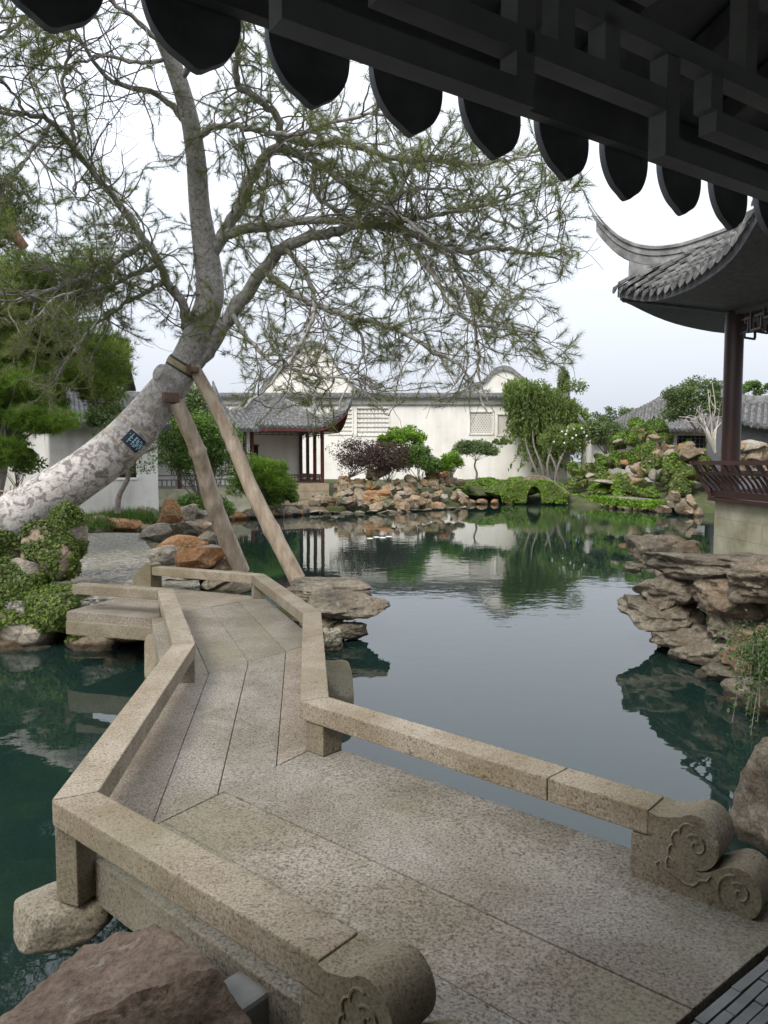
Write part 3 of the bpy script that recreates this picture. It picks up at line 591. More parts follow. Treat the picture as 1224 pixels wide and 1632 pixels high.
for i in range(6):
    mb = MB(); ns, nr = 18, 10; vs = []
    for a in range(ns + 1):
        for b_ in range(nr + 1):
            s_ = LE * a / ns; rm = min(s_, LE - s_) * math.sqrt(3); vs.append(rp(i, s_, rm * b_ / nr))
    fs = [(a * (nr + 1) + b_, (a + 1) * (nr + 1) + b_, (a + 1) * (nr + 1) + b_ + 1, a * (nr + 1) + b_ + 1) for a in range(ns) for b_ in range(nr)]
    k = len(vs); mb.add(vs + [v + Vector((0, 0, -.05)) for v in vs], fs + [tuple(j + k for j in reversed(f)) for f in fs] + [(a * (nr + 1), k + a * (nr + 1), k + (a + 1) * (nr + 1), (a + 1) * (nr + 1)) for a in range(ns)])
    ro = mb.build('roof_deck', M['tile_dark'], hexa, 40)
    # soffit and fascia
    mb = MB(); ring = [rp(i, LE * a / 18, .0) for a in range(19)]
    for a in range(18):
        p, q = ring[a], ring[a + 1]; d_ = Vector((0, 0, -.16)); ip = p.lerp(Vector((PC.x, PC.y, p.z)), .42); iq = q.lerp(Vector((PC.x, PC.y, q.z)), .42); ip.z = EE - .22; iq.z = EE - .22
        mb.add([p + Vector((0, 0, -.055)), q + Vector((0, 0, -.055)), q + d_, p + d_, ip, iq], [(0, 1, 2, 3), (3, 2, 5, 4)])
    mb.build('soffit', M['wood_dark'], hexa, 40)
    if i in (5, 0, 1):
        e = (hx(i + 1, LE) - hx(i, LE)).normalized(); tl = .215
        # barrel tiles, laid one by one in rows running up the slope
        for a in range(int(LE / tl)):
            s_ = (a + .5) * tl; rm = min(s_, LE - s_) * math.sqrt(3) - .18
            if rm < .12: rm = .13
            vis = i == 0 or i == 5
            nt_ = int(rm / .17) + 1
            mbr = MB()
            for b_ in range(nt_):
                r0, r1 = b_ * .17, min((b_ + 1) * .17 + .03, rm + .05)
                p, q = rp(i, s_, r0 - .03) , rp(i, s_, r1)
                up = Vector((0, 0, 1)); a7 = [(.072 * math.cos(w), .062 * math.sin(w) + .02) for w in np.linspace(math.pi, 0, 6)]; a8 = [(x * .86, y * .9 - .014) for x, y in a7]
                mb = MB(); mb.sweep(a7 + [(.05, 0), (-.05, 0)], [p], e); v0 = [p + e * x + up * (y + .018) for x, y in a7 + [(.05, 0), (-.05, 0)]]; v1 = [q + e * x + up * y for x, y in a8 + [(.045, 0), (-.045, 0)]]
                mb = MB(); mb.prism(v0, v1)
                if i == 1 or b_ > 9: mbr.add(mb.v, mb.f)
                else: mb.build('roof_tile', M['tile'], hexa, 40)
            if mbr.v: ob = mbr.build('tile_row', M['tile'], hexa, 40); ob['kind'] = 'stuff'
            # drip tile between rows
            p = rp(i, s_ - tl / 2 if s_ > tl else .02, -.035); up = Vector((0, 0, 1)); out = Vector((e.y, -e.x, 0)); out = out if out.dot(p - PC) > 0 else -out
            w_ = [(-.085, .03), (-.088, -.02), (-.06, -.06), (0, -.09), (.06, -.06), (.088, -.02), (.085, .03)]
            mb = MB(); mb.prism([p + e * x + up * y + out * (.0 - y * .25) for x, y in w_], [p + e * x + up * y + out * (.018 - y * .25) for x, y in w_]); mb.build('drip_tile', M['tile'], hexa)
for i in range(6):
    # corner ridge with three mouldings, flying up at the tip
    c = hx(i, 1).copy(); outd = Vector((math.cos(A0 + i * math.pi / 3), math.sin(A0 + i * math.pi / 3), 0)); sdv = Vector((-outd.y, outd.x, 0))
    tz = [(-.84, 4.46), (-.68, 4.16), (-.48, 3.86), (-.22, 3.58), (.06, 3.41), (.36, 3.33), (.7, 3.33), (1.05, 3.40), (1.5, 3.52), (2.02, 3.69), (2.7, 4.1), (3.5, 4.75), (4.1, 5.35)]
    T = catmull([(a, z, 0) for a, z in tz], 3)
    top = [hx(i, LE - p[0], CZ + p[1]) for p in T]
    def bot(p):                                    # roof surface under the ridge
        t_ = max(p[0], 0.0); return (rp(i, t_ * .5, t_ * .866).z - CZ)
    tip = [max(0.25, min(1, (p[0] + .9) / .5)) for p in T]
    mb = MB()
    for k in range(len(T)):
        w = .075 * tip[k]; u = top[k]; mb.v += [tuple(u + sdv * x + Vector((0, 0, z * tip[k]))) for x, z in ((-w, -.06), (w, -.06), (w, -.02), (w * .5, 0), (-w * .5, 0), (-w, -.02))]
    m_ = len(T); mb.f = [(k * 6 + j, k * 6 + (j + 1) % 6, (k + 1) * 6 + (j + 1) % 6, (k + 1) * 6 + j) for k in range(m_ - 1) for j in range(6)] + [(0, 1, 2, 3, 4, 5), tuple((m_ - 1) * 6 + j for j in range(6))]
    rd = mb.build('corner_ridge', M['ridge'], hexa, 40)
    for (zt, zb, w, t0) in ((-.062, -.115, .05, 3), (-.117, -.16, .078, 4), (-.162, -.30, .06, 5)):
        mb = MB(); kk = range(t0 if zb > -.3 else t0, m_)
        for k in kk:
            u = top[k]; lo = zb if zb > -.3 else min(-.2, max(zb, bot(T[k]) - T[k][1] - .05)); 
            mb.v += [tuple(u + sdv * x + Vector((0, 0, z))) for x, z in ((-w, lo), (w, lo), (w, zt), (-w, zt))]
        q_ = len(list(kk)); mb.f = [(k * 4 + j, k * 4 + (j + 1) % 4, (k + 1) * 4 + (j + 1) % 4, (k + 1) * 4 + j) for k in range(q_ - 1) for j in range(4)] + [(0, 1, 2, 3), tuple((q_ - 1) * 4 + j for j in range(4))]
        mb.build('ridge_moulding', M['ridge'], rd, 40)
    if i in (0, 1):                                # plaster bed under the ridge, corner beam end, little iron hook at the tip
        mb = MB(); kk = [k for k in range(m_) if -.12 <= T[k][0] <= 1.7]
        for k in kk:
            u = top[k]; lo = bot(T[k]) - T[k][1] - .1; zt = -.28; mb.v += [tuple(u + sdv * x + Vector((0, 0, z))) for x, z in ((-.13, min(lo, zt - .02)), (.13, min(lo, zt - .02)), (.05, zt), (-.05, zt))]
        q_ = len(kk); mb.f = [(k * 4 + j, k * 4 + (j + 1) % 4, (k + 1) * 4 + (j + 1) % 4, (k + 1) * 4 + j) for k in range(q_ - 1) for j in range(4)] + [(0, 1, 2, 3), tuple((q_ - 1) * 4 + j for j in range(4))]
        mb.build('ridge_bed', M['ridge'], rd, 40)
        cb = hx(i, LE + .12, EE + .22); MB().beam(cb, hx(i, LE - 1.4, EE - .1), .14, .18).build('corner_beam', M['wood_dark'], hexa)
        MB().tube([top[0] + Vector((0, 0, -.02)), top[0] + outd * .04 + Vector((0, 0, .02)), top[0] + outd * .09 + Vector((0, 0, -.01)), top[0] + outd * .10 + Vector((0, 0, -.09))], [.02, .018, .02, .028], 7).build('tip_hook', M['ridge'], rd, 60)
MB().tube([hx(0, 0, CZ + 5.2), hx(0, 0, CZ + 5.7), hx(0, 0, CZ + 6.0), hx(0, 0, CZ + 6.5)], [.3, .35, .2, .05], 12).build('finial', M['ridge'], hexa, 50)
for i in range(6):
    p = hx(i, RC); MB().tube([(p.x, p.y, 1.1), (p.x, p.y, EE + .1)], .135, 20).build('column', M['wood_red'], hexa, 50)
    MB().beam(hx(i, RC, EE - .12), hx(i + 1, RC, EE - .12), .12, .22).build('eave_beam', M['wood_dark'], hexa)
    # base wall courses
    r_ = RC + .20
    zs = [0.95, 1.27, 1.54, 1.80]
    for j in range(3):
        mb = MB(); c0, c1 = hx(i, r_ - .0015 * j), hx(i + 1, r_ - .0015 * j); i0, i1 = hx(i, r_ - .3), hx(i + 1, r_ - .3)
        for a, b_ in ((0, .46), (.463, 1)) if j % 2 else ((0, .7), (.703, 1)):
            q = [c0.lerp(c1, a), c0.lerp(c1, b_), i0.lerp(i1, b_), i0.lerp(i1, a)]
            MB().prism([Vector((p.x, p.y, zs[j])) for p in q], [Vector((p.x, p.y, zs[j + 1] - .003)) for p in q]).build('wall_block', M['base_stone'], hexa)
MB().prism([hx(i, RC - .08, .2) for i in range(6)], [hx(i, RC - .08, 1.42) for i in range(6)]).build('floor', M['base_stone'], hexa)
# leaning seat-back railing on the water sides
for i in (5, 0, 1):
    c0, c1 = hx(i, RC + .24), hx(i + 1, RC + .24); e = (c1 - c0).normalized(); out = ((c0 + c1) / 2 - PC); out.z = 0; out.normalize(); L = (c1 - c0).length
    ZB = 1.80
    def RP(a, o, z): return c0 + e * a + out * o + Vector((0, 0, z))
    seat = MB(); seat.prism([RP(-.05, -.46, ZB), RP(L + .05, -.46, ZB), RP(L + .03, .06, ZB), RP(-.03, .06, ZB)], [RP(-.05, -.46, ZB + .05), RP(L + .05, -.46, ZB + .05), RP(L + .03, .06, ZB + .05), RP(-.03, .06, ZB + .05)]); seat.build('bench_board', M['wood_red'], hexa)
    ex = .14
    MB().beam(RP(-.02, .0, ZB + .11), RP(L + .02, .0, ZB + .11), .045, .10).build('rail', M['wood_red'], hexa)
    MB().beam(RP(-ex, .16, ZB + .42), RP(L + ex, .16, ZB + .42), .04, .045).build('rail', M['wood_red'], hexa)
    MB().beam(RP(-ex - .06, .25, ZB + .575), RP(L + ex + .06, .25, ZB + .575), .055, .06).build('rail', M['wood_red'], hexa)
    nb = int(L / .135)
    for a in range(nb + 1):
        s_ = L * a / nb; sk = (s_ / L - .5) * 2 * ex
        MB().tube(catmull([RP(s_, .0, ZB + .16), RP(s_ + sk * .5, .055, ZB + .27), RP(s_ + sk, .16, ZB + .40)], 3), .017, 6).build('baluster', M['wood_red'], hexa, 50)
        if a % 2 == 0: MB().beam(RP(s_ + sk, .165, ZB + .44), RP(s_ + sk * 1.2, .235, ZB + .55), .055, .03).build('baluster', M['wood_red'], hexa)
    for s_ in (0, L):
        sg = -1 if s_ == 0 else 1
        MB().beam(RP(s_, .02, ZB + .05), RP(s_ + sg * ex, .22, ZB + .55), .06, .05).build('rail_end', M['wood_red'], hexa)
    # hanging fretwork under the eave beam
    fz = EE - .25
    a0, a1 = hx(i, RC), hx(i + 1, RC); ee = (a1 - a0).normalized(); LL = (a1 - a0).length
    def fb(s1, z1, s2, z2): MB().beam(a0 + ee * s1 + Vector((0, 0, fz + z1)), a0 + ee * s2 + Vector((0, 0, fz + z2)), .028, .03, (out.x, out.y, 0)).build('fret_bar', M['wood_red'], hexa)
    for s_ in np.arange(.12, LL - .3, .34):
        d_ = .0 if .5 < s_ < LL - .8 else -.12
        fb(s_, -.16 + d_, s_ + .28, -.16 + d_); fb(s_, -.145 + d_, s_, -.02); fb(s_ + .1, -.09, s_ + .34, -.09); fb(s_ + .2, -.145, s_ + .2, -.105); fb(s_ + .28, -.145 + d_, s_ + .28, -.105)

# rockery under the pavilion
rr = thing('rockery', 'layered brown and grey rocks piled under the pavilion at the water', 'rockery', (4.6, 9, 0))
def H(u, v, d, sc, m, seed, rot=(0, 0, 0), **k): return hero('stone', rr, D(u, v, d), sc, m, seed, rot, surf='right', **k)
SB = dict(k=5, cuts=12, rough=.17, strata=.0, freq=1.9, cut_d=(.5, .85))
H(1062, 888, 10.9, (.62, .6, .36), 'rock', 201, (0, .05, .3), **SB)
H(1150, 900, 9.9, (.95, 1.3, .22), 'rock', 202, (-.05, .05, .1), **SB)
H(1070, 938, 9.9, (.55, .5, .27), 'rock', 203, (0, -.05, .9), **SB)
H(1058, 978, 9.75, (.58, .5, .30), 'rock', 204, (.05, .1, .2), **SB)
H(1090, 1012, 9.5, (.62, .5, .2), 'rock', 205, (0, .08, .5), **SB)
H(1170, 940, 9.0, (.66, .7, .32), 'rock', 206, (0, .12, .2), **SB)
H(1180, 990, 8.8, (.6, .55, .36), 'rock', 207, (0, 0, 1.2), **SB)
H(1140, 1035, 8.9, (.5, .5, .28), 'rock', 208, (0, .1, 2.0), **SB)
H(1160, 1075, 8.2, (.36, .34, .20), 'rock', 209, (0, 0, .5), **SB)
H(1215, 1050, 7.9, (.42, .5, .34), 'rock', 210, (0, 0, .8), **SB)
H(1240, 1120, 7.2, (.40, .5, .3), 'rock', 211, (0, 0, .3), **SB)
H(1240, 930, 8.2, (.7, .6, .3), 'rock', 212, (0, .1, .3), **SB)
H(1010, 905, 10.6, (.14, .2, .10), 'rock', 213, **SB)
for k in range(10):
    stone(rr, (5.0 + random.uniform(-.2, 1), 7 + k * .6, .35 + random.uniform(-.3, .3)), (.6, .6, .5), 'rock', surf='right')
stone(rr, D(1100, 868, 11.6), (.35, .3, .16), 'rock', 3)
# bush with trailing shoots hanging over the rocks
P = []; 
tst = MB()
for k in range(30):
    a = D(random.uniform(1195, 1290), random.uniform(1005, 1060), random.uniform(6.5, 7.4)); b_ = Vector(a)
    ln = random.uniform(.3, 1.05); dx = random.uniform(-.35, .05)
    tst.tube([b_ + Vector((dx * t * ln, -.1 * t, -ln * t * t - .05 * t)) for t in np.linspace(0, 1, 7)], .004, 4)
    for j in range(int(ln / .011)):
        t = j / (ln / .011); q = b_ + Vector((dx * t * ln, -.1 * t, -ln * t * t - .05 * t)); P.append(np.array(q) + rng.normal(0, .022, 3))
P = np.array(P); P2 = np.array([D(1235, 1045, 7.0)]) + rng.normal(0, 1, (1800, 3)) * np.array([.17, .26, .12])
P = np.concatenate([P, P2])
tr = thing('trailing_shrub', '', '', D(1240, 1060, 7)); npmesh('leaves', leafpolys(P, rng.normal(0, 1, P.shape) + np.array([-.3, -.8, .5]), np.full(len(P), .046), .5), 4, M['leaf_trail'], tr); tst.build('stems', M['twig'], tr); tag(tr, 'green shrub trailing leafy shoots over the rocks at the right edge', 'shrub')

# ------------------------------------------------------------------ islet rock right of the bridge
isl = thing('rock_islet', 'flat layered rock ledge jutting into the pond right of the bridge', 'rock', (-.5, 11, 0))
SI = dict(k=5, cuts=9, rough=.13, strata=.035, freq=2.2, surf='isl')
hero('stone', isl, (-.80, 11.0, .50), (.66, .60, .18), 'rock', 301, (0, .04, .2), **SI)
hero('stone', isl, (-.50, 10.25, .42), (.62, .50, .19), 'rock', 302, (.05, .05, .1), **SI)
hero('stone', isl, (-1.1, 11.5, .42), (.5, .5, .16), 'rock', 303, (0, 0, .4), **SI)
hero('stone', isl, (-.72, 9.55, .12), (.22, .2, .18), 'rock_pale', 304, **SI)
hero('stone', isl, (-.45, 10.0, .1), (.26, .2, .15), 'rock', 305, **SI)
hero('stone', isl, (-1.0, 10.4, .1), (.5, .8, .28), 'rock', 306, **SI)
creep('moss', 'isl', 1400, .035, M['ivy'], parent=isl, thr=.05, upmin=-.4, keep=lambda P: (P[:, 2] < .42) & (P[:, 1] < 10.4))

# ------------------------------------------------------------------ ivy rock and edging on the left bank
ir = thing('ivy_rock', 'pale boulders smothered in ivy at the foot of the leaning pine', 'rock', (-4.6, 9.6, 0))
SL = dict(k=4, cuts=9, rough=.15, freq=1.7, surf='left')
for (u, v, d, sc, m, sd_) in ((78, 880, 10.4, (.36, .4, .46), 'rock_pale', 401), (20, 940, 10.0, (.5, .5, .45), 'rock_pale', 402), (90, 970, 9.9, (.42, .4, .32), 'rock_pale', 403), (-40, 990, 9.9, (.6, .5, .4), 'rock', 404),
                             (150, 1030, 9.7, (.42, .35, .16), 'rock_warm', 405), (60, 1040, 9.7, (.5, .35, .16), 'rock', 406), (110, 850, 10.9, (.22, .3, .45), 'rock_pale', 407), (215, 1000, 9.9, (.4, .4, .18), 'rock', 408), (-20, 900, 10.4, (.5, .5, .5), 'rock', 409), (-90, 1040, 9.6, (.6, .4, .2), 'rock', 410), (10, 1035, 9.6, (.5, .4, .16), 'rock_warm', 411), (250, 985, 10.3, (.5, .4, .25), 'rock', 412), (40, 1000, 9.8, (.4, .4, .3), 'rock_pale', 413), (-60, 870, 10.9, (.5, .4, .5), 'rock', 414)):
    hero('stone', ir, D(u, v, d), sc, m, sd_, (0, 0, sd_ % 5), sub=4, **SL)
creep('ivy', 'left', 52000, .046, M['ivy'], parent=ir, thr=-.36, nscale=1.6, upmin=-.7, keep=lambda P: P[:, 2] > .2 + .12 * np.sin(P[:, 0] * 5))
le = thing('rock_edging', 'row of orange and grey edging stones along the gravel landing', 'rocks', (-3.6, 14, .4))
for (u, v, d, sx, sz, m) in ((315, 893, 12.6, .52, .24, 'rock_orange'), (265, 885, 13.2, .40, .17, 'rock_pale'), (285, 868, 14.5, .50, .20, 'rock_orange'), (330, 880, 14.0, .35, .15, 'rock'), (300, 845, 17.0, .5, .2, 'rock'),
                            (250, 848, 17.5, .45, .22, 'rock_pale'), (322, 843, 17.2, .36, .22, 'rock_warm'), (272, 826, 18.4, .32, .34, 'rock_orange'), (300, 820, 19.2, .4, .22, 'rock_pale'), (325, 825, 18.8, .35, .2, 'rock'), (330, 860, 16.6, .3, .16, 'rock'),
                            (300, 925, 11.7, .45, .07, 'rock_pale'), (350, 922, 11.6, .45, .1, 'rock'), (205, 835, 19.8, .55, .2, 'rock_orange'), (155, 838, 19.8, .6, .22, 'rock_warm'), (120, 836, 20, .6, .2, 'rock'), (235, 818, 21, .6, .2, 'rock'), (340, 832, 18.4, .3, .25, 'rock'), (345, 905, 12.9, .4, .2, 'rock')):
    p = D(u, v, d); stone(le, p, (sx * 1.35, sx * 1.2, sz * 1.6), m, surf='edge')
creep('moss', 'edge', 1500, .04, M['ivy'], parent=le, thr=.22, upmin=.2)

# ------------------------------------------------------------------ leaning lacebark pine
pine = thing('leaning_pine', 'leaning lacebark pine with mottled pale trunk and open needle crown', 'tree', D(-60, 880, 11.0))
def pth(a): return [D(u, v, d) for u, v, d in a]
TR = [(-120, 915, 11.0), (-60, 880, 11.1), (0, 842, 11.2), (100, 778, 11.5), (190, 712, 11.8), (250, 642, 12.0), (292, 585, 12.0), (318, 525, 12.0), (335, 470, 12.0), (328, 400, 11.9), (318, 330, 11.7), (312, 250, 11.4), (300, 180, 11.1), (275, 100, 10.8), (246, 30, 10.5), (225, -40, 10.3), (190, -150, 10)]
wpx = [90, 87, 84, 75, 70, 61, 49, 43, 44, 40, 33, 30, 28, 26, 24, 22, 16]
tp = catmull(pth(TR), 5); rad = np.interp(np.linspace(0, len(TR) - 1, len(tp)), range(len(TR)), [w * d[2] / 1200 / 2 for w, d in zip(wpx, TR)])
rad = [r * (1 + .05 * mnoise.noise(Vector(p) * 1.5)) for r, p in zip(rad, tp)]
tk = MB().tube(tp, rad, 24).build('trunk', M['bark'], pine, 60)
sk = catmull(pth([(268, 622, 12.0), (262, 600, 11.85), (252, 592, 11.75)]), 3); MB().tube(sk, np.linspace(.25, .13, len(sk)), 12).build('limb_stub', M['bark'], pine, 60)
LIMBS = [
 ([(312, 580, 12.05), (338, 548, 12), (375, 490, 11.9), (425, 425, 11.6), (455, 392, 11.3), (520, 372, 11), (575, 357, 10.6), (640, 365, 10.2), (720, 400, 9.8), (790, 395, 9.5), (860, 405, 9.2), (905, 422, 9)], .13, .006),
 ([(330, 420, 11.9), (350, 385, 11.8), (380, 368, 11.6), (450, 357, 11.2), (520, 350, 10.8), (600, 358, 10.5), (680, 345, 10), (760, 330, 9.5), (850, 300, 9.2)], .095, .012),
 ([(335, 410, 11.9), (375, 340, 11.7), (400, 285, 11.5), (420, 252, 11.3), (446, 238, 11.1), (500, 255, 10.8), (560, 300, 10.4), (620, 335, 10), (680, 375, 9.7), (730, 430, 9.5)], .10, .014),
 ([(446, 238, 11.1), (445, 195, 10.9), (415, 160, 10.7), (382, 138, 10.5), (376, 110, 10.3), (380, 60, 10), (360, -10, 9.8)], .06, .03),
 ([(440, 215, 11), (500, 228, 10.7), (560, 226, 10.4), (620, 250, 10.1), (680, 253, 9.8), (740, 262, 9.5), (800, 255, 9.3), (870, 240, 9)], .055, .012),
 ([(502, 262, 10.8), (500, 300, 10.7), (520, 325, 10.6), (560, 345, 10.4), (620, 350, 10.1)], .045, .015),
 ([(316, 572, 12.05), (298, 530, 12), (290, 480, 12), (266, 450, 11.9), (255, 420, 11.8), (225, 375, 11.6), (170, 300, 11.2), (120, 240, 10.8), (82, 195, 10.5), (40, 182, 10.2), (-40, 178, 9.8)], .085, .025),
 ([(235, 385, 11.6), (180, 420, 11.3), (130, 445, 10.9), (60, 468, 10.4), (0, 485, 10)], .05, .012),
 ([(258, 420, 11.8), (215, 438, 11.5), (160, 460, 11), (100, 470, 10.5), (40, 520, 10.2)], .045, .012),
 ([(262, 450, 11.9), (215, 475, 11.6), (170, 505, 11.2), (130, 540, 10.8), (90, 600, 10.4)], .04, .01),
 ([(118, 238, 10.8), (112, 180, 10.7), (100, 130, 10.5), (110, 70, 10.2), (90, 0, 10)], .035, .012),
 ([(300, 200, 11.2), (250, 150, 10.9), (180, 130, 10.5), (120, 60, 10), (60, 30, 9.6)], .05, .012),
 ([(308, 220, 11.3), (350, 200, 11), (400, 205, 10.7), (460, 215, 10.4), (520, 200, 10.1), (600, 180, 9.8), (680, 200, 9.5)], .05, .012),
 ([(420, 430, 11.6), (470, 470, 11.2), (540, 500, 10.8), (620, 520, 10.3), (690, 560, 9.8), (740, 590, 9.4), (775, 655, 9.1)], .055, .01),
 ([(455, 395, 11.3), (490, 440, 11), (500, 500, 10.7), (470, 560, 10.4), (430, 610, 10.2), (390, 650, 10)], .045, .01),
 ([(640, 365, 10.2), (690, 440, 9.8), (730, 500, 9.4), (780, 520, 9.1), (840, 530, 8.8), (880, 545, 8.6)], .04, .006),
 ([(370, 500, 11.9), (400, 545, 11.5), (440, 580, 11), (520, 600, 10.6), (600, 605, 10.2)], .045, .01),
 ([(720, 400, 9.8), (745, 470, 9.6), (760, 540, 9.4), (765, 600, 9.3), (785, 660, 9.2)], .03, .008),
 ([(285, 130, 10.9), (340, 60, 10.5), (420, 10, 10), (520, -40, 9.6)], .05, .015),
 ([(262, 70, 10.6), (200, 20, 10.2), (130, -40, 9.8)], .04, .012),
 ([(560, 500, 10.7), (580, 560, 10.4), (560, 600, 10.2), (540, 650, 10)], .025, .008),
 ([(760, 335, 9.5), (820, 360, 9.2), (870, 345, 9), (915, 315, 8.8)], .02, .005),
 ([(600, 358, 10.5), (640, 310, 10.1), (700, 300, 9.7), (770, 310, 9.4)], .03, .008),
 ([(170, 300, 11.2), (195, 330, 11), (188, 380, 10.8), (150, 400, 10.6)], .02, .008),
 ([(232, -20, 10.4), (150, -30, 10), (60, 15, 9.6), (0, 60, 9.3), (-60, 90, 9)], .045, .012),
 ([(82, 195, 10.5), (55, 235, 10.3), (20, 280, 10), (-30, 300, 9.8)], .025, .01),
 ([(40, 182, 10.2), (15, 140, 10), (-30, 100, 9.7)], .025, .01),
 ([(270, 90, 10.8), (225, 100, 10.5), (160, 90, 10.2), (90, 110, 9.9), (20, 100, 9.6)], .03, .01),
 ([(165, 298, 11.1), (145, 305, 11.05), (128, 322, 11), (118, 300, 11), (130, 287, 11.05), (150, 300, 11)], .016, .01),
]
def inpoly(u, v, poly):
    ins = np.zeros(u.shape, bool); q = np.array(poly, float); r_ = np.roll(q, -1, 0)
    for (a, b), (c, d) in zip(q, r_): ins ^= ((b > v) != (d > v)) & (u < (c - a) * (v - b) / (d - b + 1e-9) + a)
    return ins
tips = []; tdir = []; shoots = []; twg = MB()
def wander(p, d, L, n, wig, grav):
    pts = [p.copy()]; d = d.normalized()
    for _ in range(n):
        d = (d + Vector(rng.normal(0, wig, 3)) + Vector((0, 0, grav))).normalized(); pts.append(pts[-1] + d * (L / n))
    return pts
for li, (px, r0, r1) in enumerate(LIMBS):
    pts = catmull(pth(px), 6); pts = [Vector(p) + Vector(rng.normal(0, .012, 3)) for p in pts]
    for _i in (0, 1): pts[_i] = Vector(catmull(pth(px), 6)[_i])
    MB().tube(pts, np.linspace(r0, r1, len(pts)) , 9).build('branch', M['limb'], pine, 60)
    acc = 0
    for i in range(4, len(pts) - 1):
        acc += (pts[i] - pts[i - 1]).length
        while acc > .09:
            acc -= .09
            t = (pts[i + 1] - pts[i]).normalized(); f = i / len(pts)
            d = (t * .7 + Vector(rng.normal(0, .75, 3)) + Vector((.15, -.1, .05))).normalized()
            L = rng.uniform(.5, 1.4); sub = wander(pts[i], d, L, 8, .21, -.02)
            eu, ev = (float(q[0]) for q in proj(np.array([sub[-1]])))
            if eu > 940 or ev > 695 or (eu > 870 and 445 < ev < 505) or (eu > 790 and ev > 600) or (eu > 560 and ev > 655) or (150 < eu < 340 and ev > 545): continue
            twg.tube(sub, np.linspace(max(.007, min(.016, r1 * 1.1)), .004, 9), 4, False)
            for j in range(2, 9):
                if rng.random() < .88:
                    dd = ((sub[j] - sub[j - 1]).normalized() + Vector(rng.normal(0, .8, 3))).normalized()
                    tw = wander(sub[j], dd, rng.uniform(.15, .45), 4, .18, .03); twg.tube(tw, np.linspace(.004, .0025, 5), 3, False)
                    shoots.append([tuple(q) for q in tw])
            shoots.append([tuple(q) for q in sub[-5:]])
S5 = np.array(shoots); Pm = S5[:, 3]; u, v = proj(Pm)
gap = inpoly(u, v, [(150, 140), (215, 130), (230, 260), (190, 280), (140, 240)]) | inpoly(u, v, [(205, 560), (268, 520), (280, 560), (215, 620)])
far = (u > 935) | (v > 690) | ((v > 600) & (u > 790)) | ((v > 650) & (u > 560)) | ((u > 150) & (u < 340) & (v > 545)) | ((v > 575) & (u > 610) & (rng.random(len(u)) < .55))
hole = np.array([mnoise.fractal(Vector(p) * .55, .9, 2, 3) < -.18 for p in Pm]) & (rng.random(len(Pm)) < .75)
S5 = S5[~gap & ~far & ~hole]
def brush(S, k, length, width, spread):
    n = len(S); f = rng.uniform(1.2, 4, (n, k)); i = np.minimum(f.astype(int), 3); t = (f - i)[..., None]; r_ = np.arange(n)[:, None]
    A, B = S[r_, i], S[r_, i + 1]; return tuftpolys((A + (B - A) * t).reshape(-1, 3), unit((B - A).reshape(-1, 3)) , 1, length, width, spread)
ob = twg.build('twigs', M['twig'], pine); ob['kind'] = 'stuff'
ob = npmesh('needles', brush(S5, 66, .12, .0048, .6), 3, M['needle'], pine); ob['kind'] = 'stuff'
# straps, plaque and props
def ring_at(i0, w, rr_, name, m, parent, n=26):
    a = Vector(tp[i0]); t = (Vector(tp[i0 + 1]) - Vector(tp[i0 - 1])).normalized(); r = rad[i0]
    return MB().tube([a - t * w / 2, a - t * w / 2 + t * .001, a + t * w / 2 - t * .001, a + t * w / 2], [r * .9, r + rr_, r + rr_, r * .9], n, True).build(name, m, parent, 40)
st = thing('trunk_band', 'ochre padded strap with dark edges around the pine trunk', 'strap', tp[30])
ring_at(30, .16, .015, 'padding', M['strap_dark'], st); ring_at(30, .09, .024, 'webbing', M['strap'], st)
a = Vector(tp[30]); MB().box(a + Vector((.16, -rad[30] - .03, -.06)), (.07, .03, .13), .3).build('buckle', M['steel'], st)
tg = thing('tree_tag', 'dark number plaque with pale blue characters strapped round the trunk', 'sign', tp[20])
for dk in (20, 22): ring_at(dk, .018, .006, 'wire', M['strap'], tg)
a = Vector(tp[21]); t = (Vector(tp[22]) - Vector(tp[20])).normalized(); rd_ = rad[21] + .012
fx = Vector((0, -1, 0)); fx = (fx - t * fx.dot(t)).normalized(); fy = t.cross(fx)
if fy.x < 0: fy = -fy
pl_pts = []
mb = MB()
for k in range(9):
    th = math.radians(6 + 50 * k / 8); o = fx * math.cos(th) + fy * math.sin(th)
    mb.v += [tuple(a + o * rd_ - t * .115), tuple(a + o * rd_ + t * .115), tuple(a + o * (rd_ + .012) + t * .115), tuple(a + o * (rd_ + .012) - t * .115)]
mb.f = [(k * 4 + j, k * 4 + (j + 1) % 4, k * 4 + 4 + (j + 1) % 4, k * 4 + 4 + j) for k in range(8) for j in range(4)] + [(0, 1, 2, 3), (32, 33, 34, 35)]
pq = mb.build('plaque', M['plaque'], tg, 40)
def stroke(t0, a0, t1, a1, w=.014):
    def q(tt, an): o = fx * math.cos(math.radians(an)) + fy * math.sin(math.radians(an)); return a + o * (rd_ + .0135) + t * tt
    MB().beam(q(t0, a0), q(t1, a1), w, .004, fx).build('character', M['ink'], pq)
for (t0, a0, t1, a1) in ((.07, 5, .05, 5), (.10, 13, -.09, 13), (.02, 10, .02, 20), (-.03, 10, -.03, 20), (.09, 26, -.08, 26), (.07, 23, .07, 30), (.03, 23, .03, 30), (-.02, 22, -.02, 31), (.09, 34, .0, 34), (-.03, 33, -.09, 33), (.06, 38, -.08, 38), (.09, 43, .05, 43), (.02, 42, -.05, 42), (.08, 48, -.02, 48), (-.04, 48, -.09, 48), (.05, 53, -.05, 53)):
    stroke(t0 * .9, 8 + a0 * .84, t1 * .9, 8 + a1 * .84, .012)
